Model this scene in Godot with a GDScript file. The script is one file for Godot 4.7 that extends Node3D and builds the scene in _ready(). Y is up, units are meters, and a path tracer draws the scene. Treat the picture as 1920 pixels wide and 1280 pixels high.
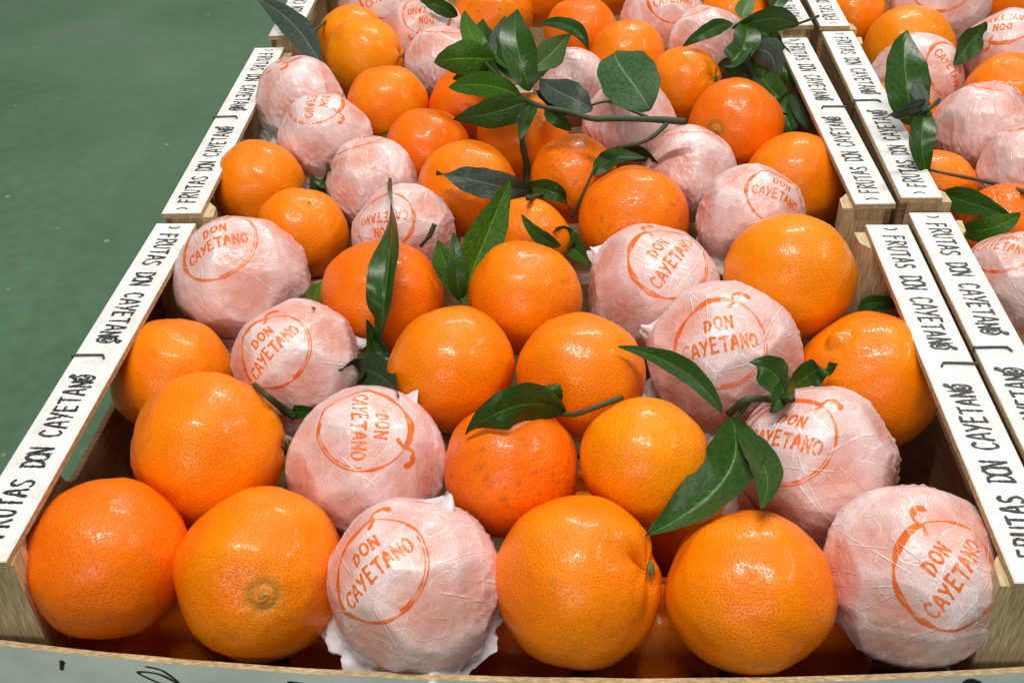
extends Node3D
# Crates of oranges, some wrapped in printed tissue, on a green painted floor lit by lights out of view.
const H := 0.16            # height of the crate rails
var rng := RandomNumberGenerator.new()
var low := FastNoiseLite.new()
var mid := FastNoiseLite.new()
var used := {}
var M := {}
var t: Node3D

func _ready() -> void:
	rng.seed = 7
	var cam := Camera3D.new(); cam.name = "camera"
	cam.transform = Transform3D(Basis(Vector3(0.99830, -0.02800, -0.05118), Vector3(-0.00820, 0.80122, -0.59831), Vector3(0.05776, 0.59771, 0.79963)), Vector3(0.03334, 0.52289, 0.31613))
	cam.fov = 35.33; cam.near = 0.01; cam.far = 60.0
	add_child(cam)
	var we := WorldEnvironment.new(); we.name = "world"
	var e := Environment.new()
	e.background_mode = Environment.BG_COLOR
	e.background_color = Color(0.09, 0.091, 0.092).linear_to_srgb()
	e.tonemap_mode = Environment.TONE_MAPPER_LINEAR
	e.tonemap_exposure = 1.0
	e.sdfgi_enabled = true; e.ssao_enabled = true; e.ssil_enabled = true
	we.environment = e; add_child(we)
	lamp("unseen_light", Vector3(0.50, 2.3, -2.1), Vector3(0.05, 0.1, -0.2), Vector2(1.2, 0.09), 4.6, Color(1.0, 0.985, 0.96))  # out of view ahead, placed for the main highlights on the fruit
	lamp("unseen_light", Vector3(-0.1, 2.5, 0.15), Vector3(0.0, 0.1, -0.2), Vector2(1.2, 0.09), 4.6, Color(1.0, 0.985, 0.96))  # unseen tube overhead, lights rails and fruit tops
	lamp("unseen_light", Vector3(2.3, 2.4, -0.5), Vector3(0.0, 0.1, -0.3), Vector2(0.09, 1.2), 1.6, Color(1.0, 0.985, 0.96))  # out of view on the right, lights the crates from that side
	lamp("unseen_light", Vector3(-0.4, 1.7, 2.5), Vector3(0.0, 0.1, -0.1), Vector2(2.0, 1.0), 2.6, Color(1.0, 0.985, 0.96))  # broad soft source, unseen behind the camera, placed to brighten the front board
	lamp("unseen_light", Vector3(-2.6, 3.0, -6.5), Vector3(-1.0, 0.0, -1.5), Vector2(2.4, 0.5), 0.7, Color(1.0, 0.985, 0.96))  # unseen, far beyond the crates, placed to give the floor its sheen
	low.seed = 3; low.noise_type = FastNoiseLite.TYPE_SIMPLEX_SMOOTH; low.frequency = 1.0; low.fractal_type = FastNoiseLite.FRACTAL_NONE
	mid.seed = 11; mid.noise_type = FastNoiseLite.TYPE_SIMPLEX_SMOOTH; mid.frequency = 1.0; mid.fractal_octaves = 3
	materials()
	ground()
	crate(Vector3(0, 0, 0), 0.0, H, "nearest crate, front panel cut by the bottom of the photo", true)
	crate(Vector3(-0.0055, 0, -0.3207), 0.0295, H, "second crate of the left column, crossed by the long branch", false)
	crate(Vector3(-0.0059, 0, -0.6407), 0.0310, H + 0.004, "third crate of the left column, at the top edge of the photo", false)
	crate(Vector3(0.5022, 0, -0.0103), -0.0008, H + 0.003, "nearest crate of the right column, cut by the right edge", false)
	crate(Vector3(0.5005, 0, -0.3226), -0.0047, H + 0.007, "second crate of the right column, with the spoon shaped leaf on its rail", false)
	crate(Vector3(0.5075, 0, -0.662), 0.0006, H - 0.002, "farthest crate of the right column, at the top edge", false)
	fruits()
	leaves()
	lower_layer()

# ------------------------------------------------------------------ naming
func numbered(n: String) -> String:
	if not used.has(n):
		used[n] = 0
		return n
	used[n] += 1
	return "%s_%03d" % [n, used[n]]

func thing(called: String, label: String, category: String, at: Vector3, group := "") -> Node3D:
	var o := Node3D.new(); o.name = numbered(called); o.position = at
	o.set_meta("label", label); o.set_meta("category", category)
	if group: o.set_meta("group", group)
	add_child(o, true)
	return o

func part(called: String, mesh: Mesh, m: Material, parent: Node3D, label := "") -> MeshInstance3D:
	var o := MeshInstance3D.new(); o.name = called; o.mesh = mesh
	if m: o.material_override = m
	if label: o.set_meta("label", label)
	parent.add_child(o, true)
	return o

func lamp(called: String, at: Vector3, towards: Vector3, size: Vector2, energy: float, c: Color) -> void:
	var l := AreaLight3D.new(); l.name = numbered(called)
	l.area_size = size; l.light_energy = energy; l.light_color = c; l.shadow_enabled = true
	l.area_range = 12.0; l.area_attenuation = 2.0
	l.look_at_from_position(at, towards, Vector3(0, 0, 1))
	add_child(l)

# ------------------------------------------------------------------ meshes
func grid(cols: int, rows: int, v: PackedVector3Array, uv: PackedVector2Array, col: PackedColorArray, wrap: bool, flip := false) -> ArrayMesh:
	var w := cols + 1
	var nrm := PackedVector3Array(); nrm.resize(v.size())
	for j in rows + 1:
		for i in w:
			var a := i - 1
			var b := i + 1
			if wrap:
				if a < 0: a = cols - 1
				if b > cols: b = 1
			else:
				a = maxi(a, 0); b = mini(b, cols)
			var du := v[j * w + b] - v[j * w + a]
			var dv := v[mini(j + 1, rows) * w + i] - v[maxi(j - 1, 0) * w + i]
			var n := du.cross(dv)
			if n.length_squared() < 1e-16: n = v[j * w + i]
			n = n.normalized()
			nrm[j * w + i] = -n if flip else n
	if wrap:
		for i in w:
			nrm[i] = v[i].normalized(); nrm[rows * w + i] = v[rows * w + i].normalized()
	var idx := PackedInt32Array(); idx.resize(cols * rows * 6)
	var k := 0
	for j in rows:
		for i in cols:
			var p := j * w + i
			var q := [p, p + 1, p + w, p + 1, p + w + 1, p + w] if flip else [p, p + w, p + 1, p + 1, p + w, p + w + 1]
			if wrap and j == 0: q = [q[3], q[4], q[5]]
			elif wrap and j == rows - 1: q = [q[0], q[1], q[2]]
			for s in q:
				idx[k] = s; k += 1
	idx.resize(k)
	var arr := []; arr.resize(Mesh.ARRAY_MAX)
	arr[Mesh.ARRAY_VERTEX] = v; arr[Mesh.ARRAY_NORMAL] = nrm; arr[Mesh.ARRAY_INDEX] = idx
	if uv.size(): arr[Mesh.ARRAY_TEX_UV] = uv
	if col.size(): arr[Mesh.ARRAY_COLOR] = col
	var m := ArrayMesh.new(); m.add_surface_from_arrays(Mesh.PRIMITIVE_TRIANGLES, arr)
	return m

func quad(st: SurfaceTool, a: Vector3, b: Vector3, c: Vector3, d: Vector3, uvs := []) -> void:
	# a b c d clockwise seen from the front
	var n := (c - a).cross(b - a).normalized()
	var p := [a, b, c, d]
	var flat := func(q: Vector3) -> Vector2:
		if absf(n.y) > 0.7: return Vector2(q.x, q.z)
		if absf(n.x) > 0.7: return Vector2(q.z, q.y)
		return Vector2(q.x, q.y)
	for k in [0, 1, 2, 0, 2, 3]:
		st.set_normal(n)
		st.set_uv(uvs[k] if uvs.size() else flat.call(p[k]))
		st.add_vertex(p[k])

func box(st: SurfaceTool, lo: Vector3, hi: Vector3, bevel := 0.0012) -> void:
	# a box with chamfered edges
	var c := (lo + hi) / 2.0
	var h := (hi - lo) / 2.0
	bevel = minf(bevel, minf(h.x, minf(h.y, h.z)) * 0.6)
	for ax in 3:
		for s in [-1.0, 1.0]:
			var u := (ax + 1) % 3
			var w := (ax + 2) % 3
			var pts := []
			for q in [[-1, -1], [1, -1], [1, 1], [-1, 1]]:
				var p := Vector3.ZERO
				p[ax] = s * h[ax]; p[u] = q[0] * (h[u] - bevel); p[w] = q[1] * (h[w] - bevel)
				pts.append(c + p)
			if s > 0: pts.reverse()
			quad(st, pts[0], pts[1], pts[2], pts[3])
			# chamfers along the two edges shared with +-u
			for q in [-1.0, 1.0]:
				var e := []
				for r in [-1.0, 1.0]:
					var p1 := Vector3.ZERO
					p1[ax] = s * h[ax]; p1[u] = q * (h[u] - bevel); p1[w] = r * (h[w] - bevel)
					var p2 := Vector3.ZERO
					p2[ax] = s * (h[ax] - bevel); p2[u] = q * h[u]; p2[w] = r * (h[w] - bevel)
					e.append(c + p1); e.append(c + p2)
				var order := [e[0], e[1], e[3], e[2]]
				var nn: Vector3 = (order[2] - order[0]).cross(order[1] - order[0])
				if nn.dot(order[0] - c) < 0: order.reverse()
				quad(st, order[0], order[1], order[2], order[3])

func box_mesh(lo: Vector3, hi: Vector3, bevel := 0.0012) -> ArrayMesh:
	var st := SurfaceTool.new(); st.begin(Mesh.PRIMITIVE_TRIANGLES)
	box(st, lo, hi, bevel)
	return st.commit()

func tube(pts: Array, r0: float, r1: float, sides := 8) -> ArrayMesh:
	var line := smooth(pts, 6)
	var n := line.size()
	var v := PackedVector3Array(); var uv := PackedVector2Array()
	var side := Vector3.UP
	for j in n + 2:
		var k := clampi(j - 1, 0, n - 1)
		var d: Vector3 = (line[mini(k + 1, n - 1)] - line[maxi(k - 1, 0)]).normalized()
		side = (side - d * side.dot(d))
		if side.length() < 0.01: side = Vector3.RIGHT - d * d.x
		side = side.normalized()
		var b := d.cross(side)
		var f := float(k) / (n - 1)
		var r := lerpf(r0, r1, f) * (1.0 + 0.14 * low.get_noise_3d(f * 14.0, r0 * 900.0, line[0].x * 60.0))
		if j == 0 or j == n + 1: r = 0.00005
		for i in sides + 1:
			var a := TAU * i / sides
			v.append(line[k] + (side * cos(a) + b * sin(a)) * r)
			uv.append(Vector2(float(i) / sides, f * 4.0))
	var m := grid(sides, n + 1, v, uv, PackedColorArray(), false)
	return m

func smooth(pts: Array, per: int) -> Array:
	var out := []
	for k in pts.size() - 1:
		var a = pts[maxi(k - 1, 0)]; var b = pts[k]; var c = pts[k + 1]; var d = pts[mini(k + 2, pts.size() - 1)]
		for s in per:
			out.append(b.cubic_interpolate(c, a, d, float(s) / per))
	out.append(pts[-1])
	return out

# ------------------------------------------------------------------ hand lettering
func glyph(ch: String) -> Array:
	match ch:
		"F": return [[Vector2(0, 0), Vector2(.05, 1)], [Vector2(.05, 1), Vector2(.6, .96)], [Vector2(.03, .52), Vector2(.5, .56)]]
		"R": return [[Vector2(0, 0), Vector2(.05, 1)], [Vector2(.05, 1), Vector2(.45, .97), Vector2(.6, .78), Vector2(.42, .56), Vector2(.03, .5)], [Vector2(.2, .5), Vector2(.62, 0)]]
		"U": return [[Vector2(.02, 1), Vector2(.02, .35), Vector2(.2, .02), Vector2(.45, .05), Vector2(.6, .4), Vector2(.62, 1)]]
		"T": return [[Vector2(0, .97), Vector2(.72, 1)], [Vector2(.36, .98), Vector2(.33, 0)]]
		"A": return [[Vector2(0, 0), Vector2(.36, 1), Vector2(.7, 0)], [Vector2(.12, .33), Vector2(.6, .36)]]
		"S": return [[Vector2(.58, .9), Vector2(.33, 1), Vector2(.08, .83), Vector2(.14, .62), Vector2(.48, .42), Vector2(.56, .18), Vector2(.3, 0), Vector2(0, .1)]]
		"D": return [[Vector2(.05, 0), Vector2(.07, 1)], [Vector2(.0, .98), Vector2(.42, .92), Vector2(.66, .55), Vector2(.45, .12), Vector2(0, 0)]]
		"O": return [[Vector2(.38, 1), Vector2(.1, .82), Vector2(.02, .45), Vector2(.15, .08), Vector2(.42, 0), Vector2(.66, .2), Vector2(.72, .55), Vector2(.6, .88), Vector2(.34, 1)]]
		"N": return [[Vector2(.03, 0), Vector2(.06, 1)], [Vector2(.06, 1), Vector2(.6, 0)], [Vector2(.6, 0), Vector2(.66, 1.04)]]
		"C": return [[Vector2(.62, .86), Vector2(.36, 1), Vector2(.1, .8), Vector2(.02, .45), Vector2(.14, .1), Vector2(.4, 0), Vector2(.64, .14)]]
		"Y": return [[Vector2(0, 1), Vector2(.3, .5)], [Vector2(.66, 1), Vector2(.2, -.04)]]
		"E": return [[Vector2(.05, 0), Vector2(.05, 1)], [Vector2(.05, 1), Vector2(.6, .98)], [Vector2(.05, .52), Vector2(.5, .54)], [Vector2(.05, 0), Vector2(.62, .03)]]
		"@": return [[Vector2(.4, .84), Vector2(.1, .72), Vector2(.03, .38), Vector2(.2, .05), Vector2(.5, .0), Vector2(.76, .25), Vector2(.72, .62), Vector2(.4, .84)], [Vector2(.34, .62), Vector2(.24, .36), Vector2(.46, .22), Vector2(.56, .44)], [Vector2(.42, .84), Vector2(.58, 1.1), Vector2(.82, 1.0), Vector2(.5, .86)]]
		")": return [[Vector2(0, .95), Vector2(.2, .7), Vector2(.2, .3), Vector2(0, .05)], [Vector2(.06, .9), Vector2(.26, .6), Vector2(.2, .2)]]
	return []

func text_strokes(s: String, at: Vector2, right: Vector2, up: Vector2, height: float, spacing := 0.9, width := 0.85) -> Array:
	var out := []
	var x := 0.0
	for ch in s:
		if ch == " ":
			x += 0.55 * height
			continue
		if ch == "_":   # tuck the next letter into the last one
			x -= 0.16 * height
			continue
		var dy := rng.randf_range(-0.05, 0.05)
		var sc := rng.randf_range(0.93, 1.06)
		for st in glyph(ch):
			var p := []
			for q in st: p.append(at + right * (x + q.x * width * height * sc) + up * ((q.y * sc + dy) * height))
			out.append(p)
		x += spacing * height
	return out

func ink(mask: PackedFloat32Array, w: int, h: int, pts: Array, r: float, taper := 0.25) -> void:
	var line := smooth(pts, 8) if pts.size() > 2 else pts
	var total := 0.0
	for k in line.size() - 1: total += line[k].distance_to(line[k + 1])
	var run := 0.0
	var ph := rng.randf() * 50.0
	for k in line.size() - 1:
		var a: Vector2 = line[k]
		var b: Vector2 = line[k + 1]
		var steps := maxi(1, int(a.distance_to(b) / maxf(r * 0.45, 0.5)))
		for s in steps:
			var p := a.lerp(b, float(s) / steps)
			var f := (run + a.distance_to(p)) / maxf(total, 0.01)
			var rr := r * (1.0 + taper * low.get_noise_2d(f * 5.0 + ph, ph) - taper * 0.6 * f)
			for y in range(maxi(0, int(p.y - rr - 1)), mini(h, int(p.y + rr + 2))):
				for x in range(maxi(0, int(p.x - rr - 1)), mini(w, int(p.x + rr + 2))):
					var c := clampf(rr + 0.5 - Vector2(x + 0.5, y + 0.5).distance_to(p), 0, 1)
					if c > mask[y * w + x]: mask[y * w + x] = c
		run += a.distance_to(b)

func noise_bytes(w: int, h: int, type: int, freq: float, sd: int, octaves := 3, cell := -1, seamless := true) -> PackedByteArray:
	var n := FastNoiseLite.new()
	n.seed = sd; n.noise_type = type; n.frequency = freq; n.fractal_octaves = octaves
	n.fractal_type = FastNoiseLite.FRACTAL_FBM if octaves > 1 else FastNoiseLite.FRACTAL_NONE
	if cell >= 0: n.cellular_return_type = cell
	var im := n.get_seamless_image(w, h) if seamless else n.get_image(w, h)
	im.convert(Image.FORMAT_L8)
	return im.get_data()

func tex_rgb(w: int, h: int, d: PackedByteArray) -> ImageTexture:
	return ImageTexture.create_from_image(Image.create_from_data(w, h, false, Image.FORMAT_RGB8, d))

func tex_l(w: int, h: int, d: PackedByteArray) -> ImageTexture:
	return ImageTexture.create_from_image(Image.create_from_data(w, h, false, Image.FORMAT_L8, d))

# ------------------------------------------------------------------ materials
func mat(called: String, c: Color, rough: float) -> StandardMaterial3D:
	var m := StandardMaterial3D.new(); m.resource_name = called
	m.albedo_color = c.linear_to_srgb(); m.roughness = rough
	M[called] = m
	return m

func materials() -> void:
	peel_material()
	for k in 5: paper_material(k)
	leaf_materials()
	wood_materials()
	floor_material()
	var s := mat("stem_button", Color(0.10, 0.13, 0.03), 0.7)
	s = mat("tissue", Color(0.80, 0.76, 0.78), 0.40); s.albedo_color.a = 0.80; s.transparency = BaseMaterial3D.TRANSPARENCY_ALPHA; s.backlight_enabled = true; s.backlight = Color(0.3, 0.28, 0.29)
	s = mat("navel_scar", Color(0.50, 0.20, 0.02), 0.55)
	s = mat("bark", Color(0.032, 0.052, 0.014), 0.6)
	s = mat("brown_bark", Color(0.11, 0.075, 0.045), 0.7)
	s = mat("wire", Color(0.10, 0.10, 0.105), 0.4); s.metallic = 0.6

func peel_material() -> void:
	var n := 512
	var pits := noise_bytes(n, n, FastNoiseLite.TYPE_CELLULAR, 29.0 / n, 5, 1, FastNoiseLite.RETURN_DISTANCE)
	var lumps := noise_bytes(n, n, FastNoiseLite.TYPE_SIMPLEX_SMOOTH, 9.0 / n, 6, 2)
	var fine := noise_bytes(n, n, FastNoiseLite.TYPE_SIMPLEX_SMOOTH, 64.0 / n, 9, 2)
	var hd := PackedByteArray(); hd.resize(n * n)
	var cd := PackedByteArray(); cd.resize(n * n * 3)
	var gd := PackedByteArray(); gd.resize(n * n)
	for i in n * n:
		var p := pits[i] / 255.0
		var pore := 1.0 - smoothstep(0.0, 0.42, p)
		var hgt := 0.62 - 0.42 * pore + 0.22 * (lumps[i] / 255.0 - 0.5) + 0.20 * (fine[i] / 255.0 - 0.5)
		hd[i] = int(clampf(hgt, 0, 1) * 255)
		gd[i] = int(255 * (1.0 - pore) * smoothstep(0.56, 0.66, fine[i] / 255.0 + 0.30 * (lumps[i] / 255.0 - 0.5)))
		var d := 1.0 - 0.11 * pore + 0.05 * (fine[i] / 255.0 - 0.5)
		cd[i * 3] = int(clampf(d, 0, 1) * 255); cd[i * 3 + 1] = int(clampf(d - 0.05 * pore, 0, 1) * 255); cd[i * 3 + 2] = int(clampf(d - 0.1 * pore, 0, 1) * 255)
	var m := mat("peel", Color(1, 1, 1), 0.34)
	m.vertex_color_use_as_albedo = true
	m.uv1_triplanar = true; m.uv1_scale = Vector3(25, 25, 25); m.uv1_triplanar_sharpness = 3.0
	m.albedo_texture = tex_rgb(n, n, cd)
	m.heightmap_enabled = true; m.heightmap_texture = tex_l(n, n, hd); m.heightmap_scale = 0.039
	m.metallic_specular = 0.34
	m.clearcoat_enabled = true; m.clearcoat = 0.85; m.clearcoat_roughness = 0.16; m.clearcoat_texture = tex_l(n, n, gd)

func logo_mask(n: int) -> PackedFloat32Array:
	# the printed ring with stem and leaf round two lines of brush letters, about the middle of the sheet
	var m := PackedFloat32Array(); m.resize(n * n)
	var c := Vector2(n, n) / 2.0
	var R := n * 0.1363
	var P := func(x: float, y: float) -> Vector2: return c + Vector2(x, -y) * R
	var arc := func(a0: float, a1: float, r: float) -> Array:
		var o := []
		for k in 25:
			var a := deg_to_rad(lerpf(a0, a1, k / 24.0))
			o.append(P.call(cos(a) * r * 1.0, sin(a) * r * 0.98))
		return o
	ink(m, n, n, arc.call(66, 270, 1.0), R * 0.058, 0.6)
	ink(m, n, n, arc.call(205, 395, 1.0), R * 0.034, 0.6)
	ink(m, n, n, arc.call(262, 360, 0.94), R * 0.022, 0.6)
	ink(m, n, n, arc.call(30, 84, 1.0), R * 0.017, 0.3)
	ink(m, n, n, [P.call(.30, .72), P.call(.42, .84), P.call(.42, 0.98), P.call(.48, 1.08), P.call(.58, 1.10)], R * 0.04, 0.3)
	ink(m, n, n, [P.call(.58, 1.10), P.call(.68, 1.10), P.call(.76, 1.03), P.call(.79, .96)], R * 0.065, 0.3)
	for s in text_strokes("DON", P.call(-.26, .26), Vector2(R, 0), Vector2(0, -R), 0.25, 0.86, 0.84): ink(m, n, n, s, R * 0.028, 0.3)
	var tilt := Vector2(cos(0.05), -sin(0.05))
	for s in text_strokes("CAYETANO", P.call(-.80, -.26), tilt * R, Vector2(0, -R), 0.29, 0.70, 0.74): ink(m, n, n, s, R * 0.029, 0.35)
	return m

var logo: PackedFloat32Array
func paper_material(k: int) -> void:
	var n := 860
	if k == 0: logo = logo_mask(n)
	var a := noise_bytes(n, n, FastNoiseLite.TYPE_SIMPLEX_SMOOTH, 9.0 / n, 20 + k, 4, -1, false)
	var b := noise_bytes(n, n, FastNoiseLite.TYPE_SIMPLEX_SMOOTH, 6.0 / n, 40 + k, 2, -1, false)
	var lines := PackedFloat32Array(); lines.resize(n * n)
	var r3 := RandomNumberGenerator.new(); r3.seed = 900 + k
	for q in 60:
		var c := Vector2(r3.randf(), r3.randf()) * n
		var out := (c - Vector2(n, n) / 2.0)
		var dir := Vector2.from_angle(r3.randf() * TAU).lerp(out.normalized(), 0.82 * minf(1.0, out.length() / (0.25 * n))).normalized()
		var len := n * r3.randf_range(0.04, 0.15)
		var bend := dir.orthogonal() * len * r3.randf_range(-0.12, 0.12)
		ink(lines, n, n, [c - dir * len, c + bend, c + dir * len], r3.randf_range(0.7, 2.2), 0.8)
	var bands := []
	for q in 4: bands.append([Vector2.from_angle(r3.randf() * TAU), r3.randf_range(0.16, 0.40), r3.randf_range(0.015, 0.05), r3.randf_range(-0.2, 0.1), r3.randf_range(0.2, 0.4)])
	var cr := noise_bytes(n, n, FastNoiseLite.TYPE_SIMPLEX_SMOOTH, 13.0 / n, 140 + k, 1, -1, false)
	var cr2 := noise_bytes(n, n, FastNoiseLite.TYPE_SIMPLEX_SMOOTH, 27.0 / n, 150 + k, 1, -1, false)
	var f := noise_bytes(n, n, FastNoiseLite.TYPE_SIMPLEX, 150.0 / n, 60 + k, 2, -1, false)
	var cd := PackedByteArray(); cd.resize(n * n * 3)
	var hd := PackedByteArray(); hd.resize(n * n)
	for i in n * n:
		var ridge := 1.0 - smoothstep(0.0, 0.030, absf(b[i] / 255.0 - 0.5))
		var fold := maxf(ridge * 0.5, lines[i])
		var x := (i % n) / float(n) - 0.5
		var y := (i / n) / float(n) - 0.5
		var inside := 1.0 - smoothstep(0.11, 0.15, sqrt(x * x + y * y))
		var fi := f[i] / 255.0 - 0.5
		var band := 0.0
		for q in bands:
			var u: float = x * q[0].x + y * q[0].y - q[1]
			var w: float = -x * q[0].y + y * q[0].x
			if absf(u + 0.12 * (w - q[3])) < q[2] and w > q[3] and w < q[4]: band = 0.38
		var white := clampf(0.14 + 0.45 * (a[i] / 255.0 - 0.35) + 0.60 * fold + 0.25 * inside + 1.0 * fi + band, 0, 1)
		var r := lerpf(0.90, 0.97, white)
		var g := lerpf(0.745, 0.95, white)
		var bl := lerpf(0.715, 0.955, white)
		var q := logo[i] * clampf(1.05 + 1.2 * fi - 0.9 * fold + 1.3 * (a[i] / 255.0 - 0.5), 0.25, 0.95)
		cd[i * 3] = int(lerpf(r, 0.93, q) * 255); cd[i * 3 + 1] = int(lerpf(g, 0.44, q) * 255); cd[i * 3 + 2] = int(lerpf(bl, 0.14, q) * 255)
		var crump := 1.0 - absf(cr[i] / 255.0 - 0.5) * 3.0 + 0.45 * (1.0 - absf(cr2[i] / 255.0 - 0.5) * 3.0)
		hd[i] = int(clampf(0.30 + 0.26 * fold + 0.13 * crump + 0.26 * (a[i] / 255.0 - 0.5) + 0.08 * fi + 0.2 * band, 0, 1) * 255)
	var m := mat("paper%d" % k, Color(1, 1, 1), 0.30)
	m.albedo_texture = tex_rgb(n, n, cd); m.vertex_color_use_as_albedo = true
	m.texture_repeat = false
	m.heightmap_enabled = true; m.heightmap_texture = tex_l(n, n, hd); m.heightmap_scale = 0.10
	m.backlight_enabled = true; m.backlight = Color(0.12, 0.10, 0.10)

func leaf_materials() -> void:
	var w := 256
	var h := 512
	var ns := noise_bytes(w, h, FastNoiseLite.TYPE_SIMPLEX_SMOOTH, 8.0 / w, 71, 4)
	var cd := PackedByteArray(); cd.resize(w * h * 3)
	var hd := PackedByteArray(); hd.resize(w * h)
	var wd := PackedByteArray(); wd.resize(w * h)
	for y in h:
		for x in w:
			var u := x / float(w) - 0.5
			var v := y / float(h)
			var k := ns[y * w + x] / 255.0 - 0.5
			var rib := 1.0 - smoothstep(0.008, 0.035, absf(u))
			var s := fposmod((v - absf(u) * 0.55 + 0.02 * k) * 9.0 + (0.5 if u > 0 else 0.0), 1.0)
			var vein := (1.0 - smoothstep(0.0, 0.07, absf(s - 0.5))) * (1.0 - absf(u) * 1.6)
			var g := clampf(0.62 + 0.22 * k + 0.26 * rib + 0.10 * vein, 0, 1)
			var i := y * w + x
			cd[i * 3] = int(clampf(g + 0.06 * rib, 0, 1) * 255); cd[i * 3 + 1] = int(g * 255); cd[i * 3 + 2] = int(clampf(g - 0.04 * rib, 0, 1) * 255)
			hd[i] = int(clampf(0.5 - 0.28 * rib - 0.16 * vein + 0.35 * k, 0, 1) * 255)
			wd[i] = hd[i]
	var r2 := RandomNumberGenerator.new(); r2.seed = 4
	for q in 150:   # drops of water
		var cx := r2.randi_range(10, w - 10)
		var cy := r2.randi_range(10, h - 10)
		var rr := r2.randf_range(2.0, 6.5)
		for y in range(cy - 14, cy + 15):
			for x in range(cx - 8, cx + 9):
				if x < 0 or y < 0 or x >= w or y >= h: continue
				var d := Vector2((x - cx) * 1.0, (y - cy) * 0.9).length() / rr
				if d < 1.0: wd[y * w + x] = mini(255, int(wd[y * w + x] + 105 * sqrt(1.0 - d * d)))
	var ct := tex_rgb(w, h, cd)
	var ht := tex_l(w, h, hd)
	var wt := tex_l(w, h, wd)
	for row in [["dark", Color(0.045, 0.125, 0.016), 0.30, 0.03, ht], ["dull", Color(0.05, 0.095, 0.035), 0.5, 0.05, ht], ["bright", Color(0.085, 0.235, 0.018), 0.30, 0.08, wt], ["wet", Color(0.055, 0.14, 0.025), 0.16, 0.10, wt],
			["silver", Color(0.10, 0.145, 0.105), 0.32, 0.07, ht], ["chrome", Color(0.06, 0.10, 0.06), 0.10, 0.05, ht], ["pale", Color(0.13, 0.25, 0.06), 0.4, 0.05, ht], ["under", Color(0.085, 0.19, 0.070), 0.5, 0.09, ht]]:
		var m := mat(row[0], row[1], row[2])
		m.albedo_color = Color(row[1] * 1.5, 1).linear_to_srgb()
		m.albedo_texture = ct; m.metallic_specular = 0.32
		m.heightmap_enabled = true; m.heightmap_texture = row[4]; m.heightmap_scale = row[3]
		m.backlight_enabled = true; m.backlight = Color(0.30, 0.38, 0.12)

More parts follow.
